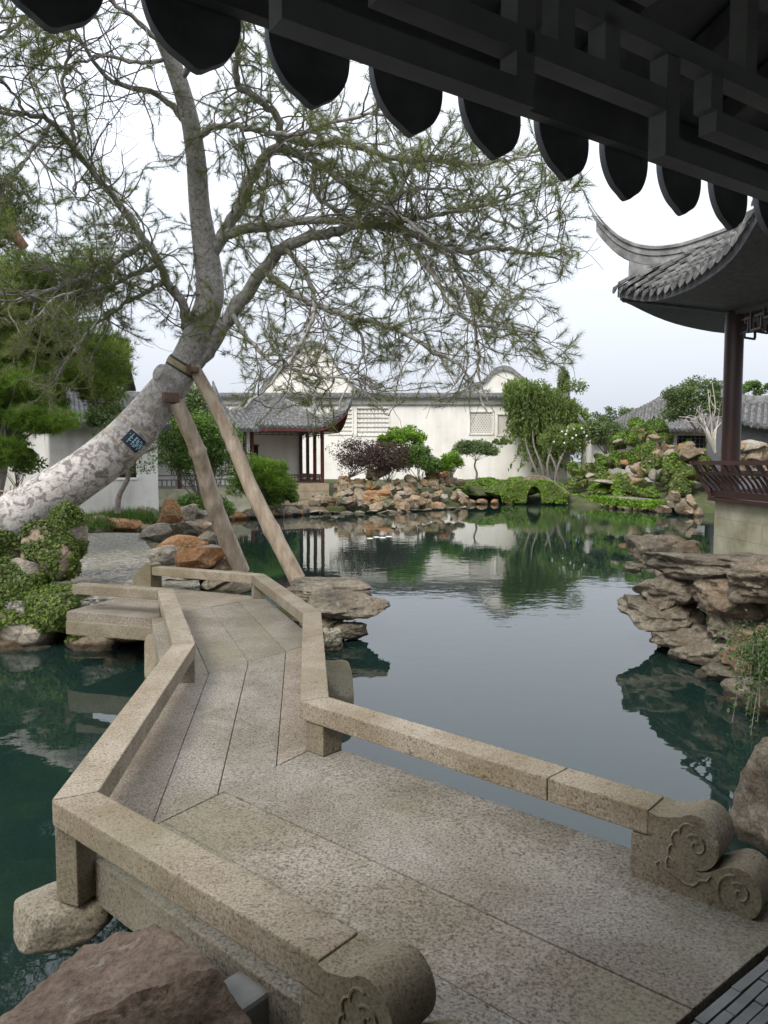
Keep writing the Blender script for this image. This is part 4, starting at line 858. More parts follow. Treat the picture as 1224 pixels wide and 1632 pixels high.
def pole(label, a, b_, r0, r1, knots, seed):
    t = thing('support_prop', label, 'prop', b_); pts = catmull([a, a.lerp(b_, .3) + Vector((.03, 0, .02)), a.lerp(b_, .6) - Vector((.03, 0, 0)), b_], 14)
    rr_ = [(r0 + (r1 - r0) * i / (len(pts) - 1)) * (1 + .06 * mnoise.noise(Vector(p) * 3 + Vector((seed, 0, 0))) + sum(.18 * math.exp(-((i / len(pts) - k) / .015) ** 2) for k in knots)) for i, p in enumerate(pts)]
    MB().tube(pts, rr_, 14).build('pole', M['prop'], t, 60); return t
p1 = pole('shorter left wooden prop under a rusty bracket on the pine trunk', D(281, 640, 11.75), Vector((*D(384, 908, 12.9)[:2], .50)), .115, .155, (.3, .62), 3)
p2 = pole('longer right wooden prop rising to the strap on the pine trunk', D(309, 585, 11.9), Vector((*D(474, 936, 11.7)[:2], .55)), .095, .13, (.34, .41, .8), 9)
MB().box(D(272, 634, 11.66), (.24, .14, .15), .5).build('bracket', M['steel'], p1, bevel=.01)
MB().box(D(310, 590, 11.75), (.12, .2, .08), .4).build('bracket', M['steel'], p2, bevel=.01)
for p, s in ((Vector((*D(384, 908, 12.9)[:2], .3)), (.5, .4, .22)), (Vector((*D(474, 936, 11.7)[:2], .35)), (.5, .45, .22))): stone(isl if p.x > -2 else le, p, s, 'rock')

# ------------------------------------------------------------------ other trees and shrubs on the left
def needle_tree(name, label, base_, top_, cl, per, ln, m, k=12, tr=.1, spread=.6, width=.008, cat='tree'):
    t = thing(name, label, cat, base_); C = np.array([c[0] for c in cl]); R = np.array([c[1] for c in cl])
    P, N = crown_points(C, R, per, .6, .35); npmesh('crown', tuftpolys(P, N * .8 + np.array([0, -.1, .5]), k, ln, width, spread), 3, m, t)
    mb = MB().tube(catmull([base_, Vector(base_).lerp(Vector(top_), .5) + Vector((.15, 0, 0)), top_], 6), np.linspace(tr, tr * .4, 13), 9); mb.build('trunk', M['twig'], t, 60)
    mb = MB()
    for c in C: 
        s0 = Vector(base_).lerp(Vector(top_), random.uniform(.4, 1)); mb.tube(catmull([s0, s0.lerp(Vector(c), .5) + Vector((0, 0, .1)), Vector(c)], 4), np.linspace(tr * .3, tr * .12, 9), 6)
    mb.build('branches', M['twig'], t, 60); return t
rc = lambda us, vs, ds, n, rs: [(np.array(D(random.uniform(*us), random.uniform(*vs), random.uniform(*ds))), random.uniform(*rs)) for _ in range(n)]
needle_tree('pine_tree', 'bright green bushy pine behind the ivy boulders at the left edge', Vector((-7.6, 14.0, .5)), D(20, 610, 14.2), rc((-60, 80), (605, 640), (13.5, 15), 12, (.35, .5)) + rc((-60, 110), (645, 680), (13.5, 15), 14, (.3, .45)) + rc((-60, 25), (695, 740), (13.5, 14.5), 6, (.3, .45)), 340, .13, M['needle_green'])
needle_tree('pine_tree', 'yellowish pine with drooping boughs left of the leaning trunk', Vector((-9.0, 16.5, .5)), D(0, 420, 16), rc((-60, 150), (410, 500), (14, 16.5), 20, (.4, .8)) + rc((-40, 130), (500, 600), (14, 16.5), 16, (.4, .7)) + rc((60, 185), (545, 635), (15, 17), 24, (.3, .5)) + rc((-260, -20), (300, 620), (13, 17), 26, (.5, .9)), 300, .16, M['needle_olive'], k=10, width=.011)  # last clump group is unseen, added past the left edge to darken water reflections
cd = needle_tree('cedar_tree', 'tall dark cedar with brown trunk in the upper left corner', Vector((-11.2, 19, .5)), D(-30, 230, 19), rc((-70, 40), (260, 390), (17, 20), 14, (.6, .9)) + rc((-420, -40), (60, 420), (15, 20), 40, (.7, 1.1)), 230, .2, M['needle_dark'], k=10, tr=.35, width=.014)  # second clump group lies out of view, added so near water mirrors dark foliage
bb = MB().tube(catmull([D(-60, 320, 16.5), D(0, 352, 16.8), D(40, 395, 17)], 5), np.linspace(.25, .1, 11), 9).build('branch', simple('red_bark', [(.3, (.12, .06, .035)), (.7, (.26, .15, .10))], 8, .9, .5, 20, .02), cd, 60)
bush('shrub', 'leafy green shrub between the bamboo fence and white wall', 'shrub', D(25, 735, 15), (.6, .5, .55), M['leaf_mid'], .09, 20, 160)
bush('shrub', 'loose broad-leaved shrub before the dark house roof left of the trunk', 'shrub', D(170, 668, 21), (.85, .6, .55), M['leaf_dull'], .1, 22, 170)
bush('shrub', 'round green shrub leaning over the pond behind the left prop', 'shrub', D(325, 808, 22), (.95, .8, .55), M['leaf_mid'], .09, 26, 280)
bush('shrub', 'tall dense green shrub between the white house and the red pavilion', 'shrub', D(325, 720, 27), (1.7, 1.4, 2.0), M['leaf_mid'], .12, 44, 300, flat=.8)
bush('shrub', 'pale yellow-green shrub rising behind the left prop', 'shrub', D(300, 660, 29), (1.2, 1.0, 1.3), M['leaf_dull'], .13, 26, 240)
bush('pine_shrub', 'layered bright green pine shrub in front of the red pavilion', 'shrub', D(415, 765, 32), (1.35, 1.2, 1.25), M['needle_green'], .22, 22, 170, kind='needle', k=10)
bush('pine_shrub', 'weeping green shrub hanging over the water by the pavilion base', 'shrub', D(448, 790, 32.3), (.85, .8, .85), M['leaf_mid'], .13, 22, 260)
gt = thing('small_tree', 'thin crooked tree with a bare bent trunk before the white house', 'tree', D(187, 815, 20))
MB().tube(catmull([D(187, 818, 20), D(190, 790, 20), D(203, 765, 20), D(207, 745, 20), D(218, 728, 20), D(250, 712, 20)], 4), np.linspace(.085, .03, 21), 8).build('trunk', M['twig'], gt, 60)
C = np.array([D(a, b_, 20) for a, b_ in ((212, 735), (235, 745), (250, 725), (205, 750), (240, 705), (190, 670), (175, 680), (160, 690))]); P, N = crown_points(C, np.full(len(C), .28), 130); npmesh('crown', leafpolys(P, N, np.full(len(P), .08)), 4, M['leaf_dull'], gt)
for (u_, v_, d_, lb) in ((140, 832, 19.5, 'dark grass clump beside the ivy boulders'), (175, 826, 20.5, 'grass clump at the foot of the crooked tree'), (210, 822, 20.5, 'grass clump below the right side of the white house')):
    c = np.array(D(u_, v_, d_)); n = 500; P = c + rng.normal(0, 1, (n, 3)) * np.array([.35, .3, .02]); dr = rng.normal(0, .5, (n, 3)) + np.array([0, 0, 1])
    o = npmesh('grass_clump', tuftpolys(P - np.array([0, 0, .15]), dr, 3, .42, .02, .3), 3, M['grass']); tag(o, lb, 'grass'); 
# bamboo fence
fe = thing('bamboo_fence', 'low arched bamboo fence at the left edge', 'fence', D(20, 800, 13.5))
for k in range(15):
    u_ = -40 + k * 7; h = 24 + 14 * math.sin(k * .9); p = D(u_, 812, 13.5); MB().tube([p, p + Vector((.02, 0, .35 + .1 * math.sin(k * .9)))], .014, 6).build('stake', M['prop'], fe, 60)
for j in range(2): MB().tube(catmull([D(-50, 790 + 12 * j, 13.48), D(0, 782 + 12 * j, 13.48), D(30, 792 + 12 * j, 13.48), D(62, 775 + 12 * j, 13.48)], 5), .013, 6).build('rail', M['prop'], fe, 60)
for j in range(2): MB().tube(catmull([D(20 + 14 * j, 815, 13.6), D(30 + 14 * j, 785, 13.6), D(50 + 8 * j, 768, 13.6), D(66, 775, 13.6)], 5), .016, 6).build('hoop', M['prop'], fe, 60)

# ------------------------------------------------------------------ roofs (far): tile ribs swept down the slope
def ribbed_roof(parent, c00, c10, c01, c11, n, sag=.12, m='tile', name='roof', rw=.085, lift=None):
    """ruled slope: c00-c10 eave, c01-c11 ridge, n tile rows"""
    c00, c10, c01, c11 = map(Vector, (c00, c10, c01, c11)); lift = lift or (lambda a: 0)
    nr = 6; mb = MB()
    def pt(a, r): p = c00.lerp(c10, a).lerp(c01.lerp(c11, a), r); p.z -= sag * 4 * r * (1 - r); p.z += lift(a) * (1 - r) ** 2; return p
    vs = [pt(a / 12, r / nr) for a in range(13) for r in range(nr + 1)]; k = len(vs)
    fs = [(a * 7 + r, (a + 1) * 7 + r, (a + 1) * 7 + r + 1, a * 7 + r + 1) for a in range(12) for r in range(6)]
    mb.add(vs + [v + Vector((0, 0, -.12)) for v in vs], fs + [tuple(j + k for j in reversed(f)) for f in fs] + [(a * 7, k + a * 7, k + a * 7 + 7, a * 7 + 7) for a in range(12)])
    o = mb.build(name, M['tile_dark'], parent, 40); rb = MB(); e = (c10 - c00).normalized()
    a6 = [(rw * math.cos(w), rw * .9 * math.sin(w)) for w in np.linspace(math.pi, 0, 5)]
    for a in range(n):
        f = (a + .5) / n; rb.sweep(a6, [pt(f, r / nr) for r in range(nr + 1)], e)
        p = pt(f, 0); rb.add([p + e * x + Vector((0, -.02, z)) for x, z in ((-rw * 1.1, .02), (0, -rw * 1.7), (rw * 1.1, .02), (0, rw))], [(0, 1, 2, 3)])
    r_ = rb.build('tile_rows', M[m], o, 50); r_['kind'] = 'stuff'; return o

# left houses
ha = thing('white_house', 'white plastered garden house with dark tiled roof behind the leaning trunk', 'house', D(165, 812, 24))
a, b_ = D(82, 812, 23.2), D(253, 812, 24.6); a.z = b_.z = .55; ed = (b_ - a).normalized(); bk_ = Vector((-ed.y, ed.x, 0))
zt = D(165, 672, 24).z
for nm, q in (('wall', (a, b_)),):
    W0, W1 = a, b_; wl_ = (W1 - W0).length
    # front wall built around a cut-corner window opening
    x0, x1 = .30 * wl_, .80 * wl_; z0, z1 = D(160, 763, 24).z, D(160, 698, 24).z; ch = .28
    def Wp(x, z, o=0): return W0 + ed * x + bk_ * o + Vector((0, 0, z - W0.z))
    out = [(0, W0.z), (wl_, W0.z), (wl_, zt), (0, zt)]; inn = [(x0, z0), (x1, z0), (x1, z1 - ch), (x1 - ch, z1), (x0 + ch, z1), (x0, z1 - ch)]
    mb = MB(); f_ = [Wp(x, z) for x, z in out + inn]; bkp = [Wp(x, z, .25) for x, z in out + inn]; n = 10
    fs = [(0, 1, 5, 4), (1, 2, 6, 5), (2, 7, 6), (2, 3, 8, 7), (3, 9, 8), (3, 0, 4, 9)]
    fs = fs + [tuple(j + n for j in reversed(f)) for f in fs] + [(i, (i + 1) % 4, n + (i + 1) % 4, n + i) for i in range(4)] + [(4 + i, 4 + (i + 1) % 6, n + 4 + (i + 1) % 6, n + 4 + i) for i in range(6)]
    mb.add(f_ + bkp, fs); mb.build('wall', M['plaster_old'], ha)
    wn_ = MB().prism([Wp(x, z, .2) for x, z in inn], [Wp(x, z, .22) for x, z in inn]).build('window', M['dark'], ha)
    for k in range(4): x = x0 + (x1 - x0) * (k + 1) / 5; MB().beam(Wp(x, z0, .17), Wp(x, z1, .17), .05, .05).build('window_bar', M['wood_dark'], wn_)
    fr_ = MB()
    for i in range(6): p, q = inn[i], inn[(i + 1) % 6]; fr_.beam(Wp(p[0], p[1], -.01), Wp(q[0], q[1], -.01), .07, .05, bk_)
    fr_.build('window_frame', M['plaster'], wn_)
    MB().prism([Wp(wl_, W0.z, .25), Wp(wl_, W0.z, 5), Wp(wl_ - .25, W0.z, 5), Wp(wl_ - .25, W0.z, .25)], [Wp(wl_, zt, .25), Wp(wl_, zt, 5), Wp(wl_ - .25, zt, 5), Wp(wl_ - .25, zt, .25)]).build('side_wall', M['plaster_old'], ha)
    MB().prism([Wp(0, W0.z, .25), Wp(0, W0.z, 5), Wp(.25, W0.z, 5), Wp(.25, W0.z, .25)], [Wp(0, zt, .25), Wp(0, zt, 5), Wp(.25, zt, 5), Wp(.25, zt, .25)]).build('side_wall', M['plaster_old'], ha)
    MB().prism([Wp(.1, W0.z - .3, -.02), Wp(wl_, W0.z - .3, -.02), Wp(wl_, W0.z - .3, .27), Wp(.1, W0.z - .3, .27)], [Wp(.1, W0.z + .2, -.02), Wp(wl_, W0.z + .2, -.02), Wp(wl_, W0.z + .2, .27), Wp(.1, W0.z + .2, .27)]).build('plinth', M['base_tan'], ha)
    ribbed_roof(ha, Wp(-.5, zt - .12, -.55), Wp(wl_ + .35, zt - .12, -.55), Wp(-.2, zt + 1.0, 2.4), Wp(wl_ + .1, zt + 1.0, 2.4), 26, m='tile_dark', rw=.07)
    ribbed_roof(ha, Wp(wl_ + .35, zt - .12, 5.4), Wp(-.5, zt - .12, 5.4), Wp(wl_ + .1, zt + 1.0, 2.42), Wp(-.2, zt + 1.0, 2.42), 26, m='tile_dark', rw=.07)
    MB().beam(Wp(-.3, zt + 1.07, 2.41), Wp(wl_ + .2, zt + 1.07, 2.41), .2, .22).build('ridge', M['ridge'], ha)
hb = thing('tall_house', 'tall weathered house gable behind the pines at the left', 'house', D(90, 800, 30))
a, b_ = D(-150, 800, 29), D(188, 800, 31); a.z = b_.z = .6; zt = D(100, 590, 30).z; ed = (b_ - a).normalized(); bk_ = Vector((-ed.y, ed.x, 0))
MB().prism([a, b_, b_ + bk_ * 5, a + bk_ * 5], [p + Vector((0, 0, zt - .6)) for p in (a, b_, b_ + bk_ * 5, a + bk_ * 5)]).build('wall', M['plaster_old'], hb)
up = Vector((0, 0, zt - .6))
ribbed_roof(hb, a + up - ed * .4 - bk_ * .6 + Vector((0, 0, -.1)), b_ + up + ed * .5 - bk_ * .6 + Vector((0, 0, -.1)), a + up - ed * .2 + bk_ * 2.5 + Vector((0, 0, 1.5)), b_ + up + ed * .3 + bk_ * 2.5 + Vector((0, 0, 1.5)), 34, lift=lambda a: .35 * max(0, (a - .85) / .15) ** 2)
ribbed_roof(hb, b_ + up + ed * .5 + bk_ * 5.6 + Vector((0, 0, -.1)), a + up - ed * .4 + bk_ * 5.6 + Vector((0, 0, -.1)), b_ + up + ed * .3 + bk_ * 2.52 + Vector((0, 0, 1.5)), a + up - ed * .2 + bk_ * 2.52 + Vector((0, 0, 1.5)), 34)
MB().prism([b_ + up + bk_ * .2 + ed * .002, b_ + up + bk_ * 4.8 + ed * .002, b_ + up + bk_ * 2.5 + Vector((0, 0, 1.35)) + ed * .002], [p - ed * .2 for p in (b_ + up + bk_ * .2, b_ + up + bk_ * 4.8, b_ + up + bk_ * 2.5 + Vector((0, 0, 1.35)))]).build('gable', M['plaster_old'], hb)
MB().beam(a + up + bk_ * 2.51 + Vector((0, 0, 1.58)), b_ + up + bk_ * 2.51 + ed * .4 + Vector((0, 0, 1.58)), .25, .3).build('ridge', M['ridge'], hb)
# covered corridor between the houses and the pavilion
co = thing('covered_corridor', 'shaded waterside corridor with dark lattice railing behind the props', 'corridor', D(330, 800, 33))
a, b_ = D(225, 790, 33), D(400, 790, 36); a.z = b_.z = .5; ed = (b_ - a).normalized(); bk_ = Vector((-ed.y, ed.x, 0)); L = (b_ - a).length
def Cq(x, z, o=0): return a + ed * x + bk_ * o + Vector((0, 0, z - .5))
MB().prism([Cq(0, -.2), Cq(L, -.2), Cq(L, -.2, 2.6), Cq(0, -.2, 2.6)], [Cq(0, 1.15), Cq(L, 1.15), Cq(L, 1.15, 2.6), Cq(0, 1.15, 2.6)]).build('base_wall', M['base_stone'], co)
MB().prism([Cq(0, 1.152, 2.4), Cq(L, 1.152, 2.4), Cq(L, 1.152, 2.6), Cq(0, 1.152, 2.6)], [Cq(0, 4.0, 2.4), Cq(L, 4.0, 2.4), Cq(L, 4.0, 2.6), Cq(0, 4.0, 2.6)]).build('back_wall', M['plaster_old'], co)
for k in range(4): x = .2 + k * (L - .4) / 3; MB().tube([Cq(x, 1.1, .2), Cq(x, 4.0, .2)], .1, 10).build('column', M['wood_red'], co, 50)
for z in (1.25, 1.55, 1.75): MB().beam(Cq(0, z, .2), Cq(L, z, .2), .06, .06).build('rail', M['wood_dark'], co)
for k in range(24): x = .15 + k * (L - .3) / 23; MB().beam(Cq(x, 1.27, .2), Cq(x, 1.53, .2), .05, .05).build('baluster', M['wood_dark'], co)
ribbed_roof(co, Cq(-.3, 3.9, -.5), Cq(L + .3, 3.9, -.5), Cq(-.3, 4.9, 1.3), Cq(L + .3, 4.9, 1.3), 24); ribbed_roof(co, Cq(L + .3, 3.9, 3.1), Cq(-.3, 3.9, 3.1), Cq(L + .3, 4.9, 1.32), Cq(-.3, 4.9, 1.32), 24)

# ------------------------------------------------------------------ red pavilion across the pond
FR_ = Vector((-3.35, 41.0, 0)); fd = Vector((-.92, -.4, 0)).normalized(); bd = Vector((-.4, .92, 0)).normalized()
pv = thing('red_pavilion', 'open red-columned pavilion with sweeping grey roof across the pond', 'pavilion', (FR_.x, FR_.y, 1.3))
def Q(x, y, z): return FR_ + fd * x + bd * y + Vector((0, 0, z))      # x to the left along the front, y to the back
FW, BD = 4.5, 3.9; zf = CZ - 1.18; ze = CZ + 1.80
MB().prism([Q(-.25, -.25, -.3), Q(FW + .3, -.25, -.3), Q(FW + .3, BD, -.3), Q(-.25, BD, -.3)], [Q(-.25, -.25, zf - .02), Q(FW + .3, -.25, zf - .02), Q(FW + .3, BD, zf - .02), Q(-.25, BD, zf - .02)]).build('plinth', M['base_tan'], pv)
for k in range(3):
    z0 = -.05 + k * .42; MB().prism([Q(-.28, -.28, z0), Q(1.3 + .2 * k, -.28, z0), Q(1.3 + .2 * k, -.2, z0), Q(-.28, -.2, z0)], [Q(-.28, -.28, z0 + .40), Q(1.3 + .2 * k, -.28, z0 + .40), Q(1.3 + .2 * k, -.2, z0 + .40), Q(-.28, -.2, z0 + .40)]).build('plinth_block', M['base_tan'], pv)
for (x, y, m) in ((0, 0, 'wood_bright'), (0, 1.3, 'wood_bright'), (0, 2.6, 'wood_red'), (0, BD, 'wood_red'), (FW, 0, 'wood_bright'), (FW * .86, 0, 'wood_bright')):
    MB().tube([Q(x, y, zf), Q(x, y, ze)], .1, 12).build('column', M[m], pv, 50)
MB().prism([Q(FW * .86 + .12, -.05, zf), Q(FW + .3, -.05, zf), Q(FW + .3, .2, zf), Q(FW * .86 + .12, .2, zf)], [Q(FW * .86 + .12, -.05, ze), Q(FW + .3, -.05, ze), Q(FW + .3, .2, ze), Q(FW * .86 + .12, .2, ze)]).build('wall_pier', M['plaster'], pv)
MB().prism([Q(-.1, BD + .12, zf), Q(FW + .3, BD + .12, zf), Q(FW + .3, BD + .35, zf), Q(-.1, BD + .35, zf)], [Q(-.1, BD + .12, ze), Q(FW + .3, BD + .12, ze), Q(FW + .3, BD + .35, ze), Q(-.1, BD + .35, ze)]).build('back_wall', M['plaster'], pv)
dw = MB().prism([Q(2.55, BD + .06, zf), Q(3.6, BD + .06, zf), Q(3.6, BD + .11, zf), Q(2.55, BD + .11, zf)], [Q(2.55, BD + .06, zf + 2.05), Q(3.6, BD + .06, zf + 2.05), Q(3.6, BD + .11, zf + 2.05), Q(2.55, BD + .11, zf + 2.05)]).build('door', M['dark'], pv)
MB().beam(Q(2.5, BD + .05, zf + 2.09), Q(3.65, BD + .05, zf + 2.09), .08, .08).build('door_frame', M['wood_red'], dw)
MB().prism([Q(2.15, BD + .05, zf + 1.1), Q(2.38, BD + .05, zf + 1.1), Q(2.38, BD + .11, zf + 1.1), Q(2.15, BD + .11, zf + 1.1)], [Q(2.15, BD + .05, zf + 1.42), Q(2.38, BD + .05, zf + 1.42), Q(2.38, BD + .11, zf + 1.42), Q(2.15, BD + .11, zf + 1.42)]).build('notice', M['dark'], pv)
for (x0, y0, x1, y1) in ((0, 0, FW, 0), (0, 0, 0, BD)):
    MB().beam(Q(x0, y0, ze - .12), Q(x1, y1, ze - .12), .14, .26).build('eave_beam', M['wood_dark'], pv)
    for z, h in ((zf + .08, .1), (zf + .32, .05), (zf + .44, .07)): MB().beam(Q(x0, y0, z), Q(x1, y1, z), .07, h).build('rail', M['wood_red'], pv)
    for z in (ze - .30, ze - .40): MB().beam(Q(x0, y0, z), Q(x1, y1, z), .05, .035).build('fret_bar', M['wood_bright'], pv)
    n = 26
    for k in range(n + 1): f = k / n; MB().beam(Q(x0 + (x1 - x0) * f, y0 + (y1 - y0) * f, zf + .12), Q(x0 + (x1 - x0) * f, y0 + (y1 - y0) * f, zf + .41), .035, .035).build('baluster', M['wood_red'], pv)
    for k in range(1, 13):
        f = k / 13; dz = .12 if k in (1, 2, 12, 11) else 0
        MB().beam(Q(x0 + (x1 - x0) * f, y0 + (y1 - y0) * f, ze - .27), Q(x0 + (x1 - x0) * f, y0 + (y1 - y0) * f, ze - .44 - dz), .035, .035).build('fret_bar', M['wood_bright'], pv)
# hipped roof with upturned corners
OV = 1.1; cs_ = [Q(-OV, -OV, ze), Q(FW + .3 + OV, -OV, ze), Q(FW + .3 + OV, BD + OV, ze), Q(-OV, BD + OV, ze)]
r0_, r1_ = Q(1.5, BD / 2, ze + 1.45), Q(FW - 1.2, BD / 2, ze + 1.45)
lf = lambda a: 1.0 * (max(0, (.27 - a) / .27) ** 2 + max(0, (a - .73) / .27) ** 2)
for (p, q, r, s) in ((cs_[1], cs_[0], r1_, r0_), (cs_[0], cs_[3], r0_, r0_), (cs_[3], cs_[2], r0_, r1_), (cs_[2], cs_[1], r1_, r1_)): ribbed_roof(pv, p, q, r, s, 26 if (p - q).length > 6.7 else 22, .3, lift=lf, rw=.1)
for (p, q) in ((cs_[1], cs_[0]), (cs_[0], cs_[3])):
    mb = MB(); pts = [p.lerp(q, k / 24) + Vector((0, 0, -.2 + lf(k / 24))) for k in range(25)]; mb.sweep([(-.02, -.05), (.02, -.05), (.02, .06), (-.02, .06)], pts, Vector((0, 1, 0))); mb.build('fascia', M['wood_bright'], pv)
    mb = MB()
    for k in range(24):
        i0 = Q(FW / 2, BD / 2, 0); u0, u1 = pts[k] + Vector((0, 0, -.02)), pts[k + 1] + Vector((0, 0, -.02)); w0, w1 = u0.lerp(Vector((i0.x, i0.y, ze - .05)), .5), u1.lerp(Vector((i0.x, i0.y, ze - .05)), .5); mb.add([u0, u1, w1, w0], [(0, 1, 2, 3)])
    mb.build('soffit', M['wood_red'], pv)
for c, r in ((cs_[0], r0_), (cs_[1], r1_), (cs_[2], r1_), (cs_[3], r0_)):
    out = (c - r); out.z = 0; out.normalize()
    pts = catmull([c + out * .3 + Vector((0, 0, 2.1)), c + out * .1 + Vector((0, 0, 1.6)), c - out * .25 + Vector((0, 0, 1.22)), c.lerp(r, .22) + Vector((0, 0, .5)), c.lerp(r, .5) + Vector((0, 0, .02)), r + Vector((0, 0, .2))], 5)
    sv = Vector((-out.y, out.x, 0)); mb = MB(); m_ = len(pts)
    for k, p in enumerate(pts):
        w = .16 * min(1, .25 + k / 6); h = .48 * min(1, .2 + k / 6); mb.v += [tuple(Vector(p) + sv * x + Vector((0, 0, z))) for x, z in ((-w, -h), (w, -h), (w, .04), (-w, .04))]
    mb.f = [(k * 4 + j, k * 4 + (j + 1) % 4, (k + 1) * 4 + (j + 1) % 4, (k + 1) * 4 + j) for k in range(m_ - 1) for j in range(4)] + [(0, 1, 2, 3), tuple((m_ - 1) * 4 + j for j in range(4))]; mb.build('corner_ridge', M['ridge'], pv, 40)
MB().beam(r0_ + Vector((0, 0, .15)), r1_ + Vector((0, 0, .15)), .25, .5).build('ridge', M['ridge'], pv)

# ------------------------------------------------------------------ white boundary wall with lattice windows and gables
wb = thing('garden_wall', 'long white garden wall with tile coping and lattice windows', 'wall', D(640, 770, 55))
YW = 55.0; wx = lambda u, d=YW: D(u, 700, d).x; wz = lambda v, d=YW: D(612, v, d).z
wins = [(524, 562, 652, 692), (568, 620, 650, 694), (748, 786, 656, 692), (792, 828, 660, 694)]
xs = [wx(330)] + [wx(w) for q in wins for w in q[:2]] + [wx(905)]
ztop = wz(634)
for k in range(0, len(xs) - 1):
    x0, x1 = xs[k], xs[k + 1]
    if k % 2 == 0: MB().prism([(x0, YW, .4), (x1, YW, .4), (x1, YW + .4, .4), (x0, YW + .4, .4)], [(x0, YW, ztop), (x1, YW, ztop), (x1, YW + .4, ztop), (x0, YW + .4, ztop)]).build('wall_panel', M['plaster'], wb)
    else:
        w = wins[k // 2]; zb, zh = wz(w[3]), wz(w[2])
        for za, zc in ((.4, zb), (zh, ztop)): MB().prism([(x0, YW, za), (x1, YW, za), (x1, YW + .4, za), (x0, YW + .4, za)], [(x0, YW, zc), (x1, YW, zc), (x1, YW + .4, zc), (x0, YW + .4, zc)]).build('wall_panel', M['plaster'], wb)
        wo_ = MB().prism([(x0, YW + .12, zb), (x1, YW + .12, zb), (x1, YW + .36, zb), (x0, YW + .36, zb)], [(x0, YW + .12, zh), (x1, YW + .12, zh), (x1, YW + .36, zh), (x0, YW + .36, zh)]).build('window', M['plaster_old'], wb)
        lt = MB(); nx_ = 9; nz_ = 6; cw, chh = (x1 - x0) / nx_, (zh - zb) / nz_
        for j in range(nz_):
            for i in range(nx_):
                cx, cz = x0 + (i + .5) * cw, zb + (j + .5) * chh
                if k // 2 < 2: lt.beam((cx - cw / 2, YW + .06, cz - chh / 2), (cx + cw / 2, YW + .06, cz - chh / 2), .08, .06, (0, 1, 0)); lt.prism([(cx + cw * .37 * math.cos(t), YW + .03, cz - chh * .5 + chh * .6 * math.sin(t)) for t in np.linspace(0, math.pi, 7)], [(cx + cw * .37 * math.cos(t), YW + .09, cz - chh * .5 + chh * .6 * math.sin(t)) for t in np.linspace(0, math.pi, 7)])
                else:
                    lt.beam((cx - cw / 2, YW + .06, cz - chh / 2), (cx + cw / 2, YW + .06, cz + chh / 2), .05, .06); lt.beam((cx - cw / 2, YW + .05, cz + chh / 2), (cx + cw / 2, YW + .05, cz - chh / 2), .05, .06)
        lo = lt.build('lattice', M['plaster'], wo_); lo['kind'] = 'stuff'
        for (xa, za, xb, zc) in ((x0 - .05, zb, x1 + .05, zb), (x0 - .05, zh, x1 + .05, zh), (x0, zb, x0, zh), (x1, zb, x1, zh)): MB().beam((xa, YW - .02, za), (xb, YW - .02, zc), .09, .09, (0, 1, 0)).build('frame', M['plaster'], wo_)
xa, xb = wx(330), wx(905)
MB().box(((xa + xb) / 2, YW - .08, ztop - .5), (xb - xa, .1, .07)).build('string_course', M['ridge'], wb)
MB().box(((xa + xb) / 2, YW - .06, ztop - .1), (xb - xa, .2, .2)).build('coping_course', M['plaster'], wb)
ribbed_roof(wb, (xa, YW - .45, ztop + .02), (xb, YW - .45, ztop + .02), (xa, YW + .2, ztop + .24), (xb, YW + .2, ztop + .24), 110, 0, name='coping', rw=.08)
ribbed_roof(wb, (xb, YW + .85, ztop + .02), (xa, YW + .85, ztop + .02), (xb, YW + .21, ztop + .24), (xa, YW + .21, ztop + .24), 110, 0, name='coping', rw=.08)
MB().box(((xa + xb) / 2, YW + .2, ztop + .30), (xb - xa, .2, .16)).build('coping_ridge', M['ridge'], wb)
def gable(label, pts, d, th=.45):
    t = thing('gable_wall', label, 'gable', D(pts[0][0], 760, d)); top = catmull([D(u_, v_, d) for u_, v_ in pts], 6); n = len(top); z0 = .5
    mb = MB(); f = [tuple(p) for p in top] + [(p[0], p[1], z0) for p in reversed(top)]
    F0 = [Vector(p) for p in f]; n2 = len(F0); mb.add(F0 + [p + Vector((0, th, 0)) for p in F0], [(i, i + 1, n2 - 2 - i, n2 - 1 - i) for i in range(n - 1)] + [tuple(j + n2 for j in reversed((i, i + 1, n2 - 2 - i, n2 - 1 - i))) for i in range(n - 1)] + [(i, i + n2, (i + 1) % n2 + n2, (i + 1) % n2) for i in range(n2)])
    mb.build('wall', M['plaster'], t)
    for (w, h, z) in ((.5, .22, .1), (.75, .14, -.10)):
        mb = MB(); mb.sweep([(-w / 2, -h / 2), (w / 2, -h / 2), (w / 2, h / 2), (-w / 2, h / 2)], [Vector(p) + Vector((0, th / 2, z)) for p in top], Vector((0, 1, 0))); mb.build('coping', M['ridge'], t, 40)
    return t
gable('white gable with curved crest half hidden by the hanging vine', [(700, 640), (740, 625), (772, 608), (785, 594), (800, 587), (815, 590), (828, 600), (845, 612), (880, 630), (905, 640)], 55.6)
gable('white gable with rounded crest behind the pine needles above the pavilion', [(390, 655), (430, 605), (460, 582), (470, 565), (482, 552), (498, 548), (514, 552), (526, 565), (540, 590), (575, 628), (600, 640)], 60)

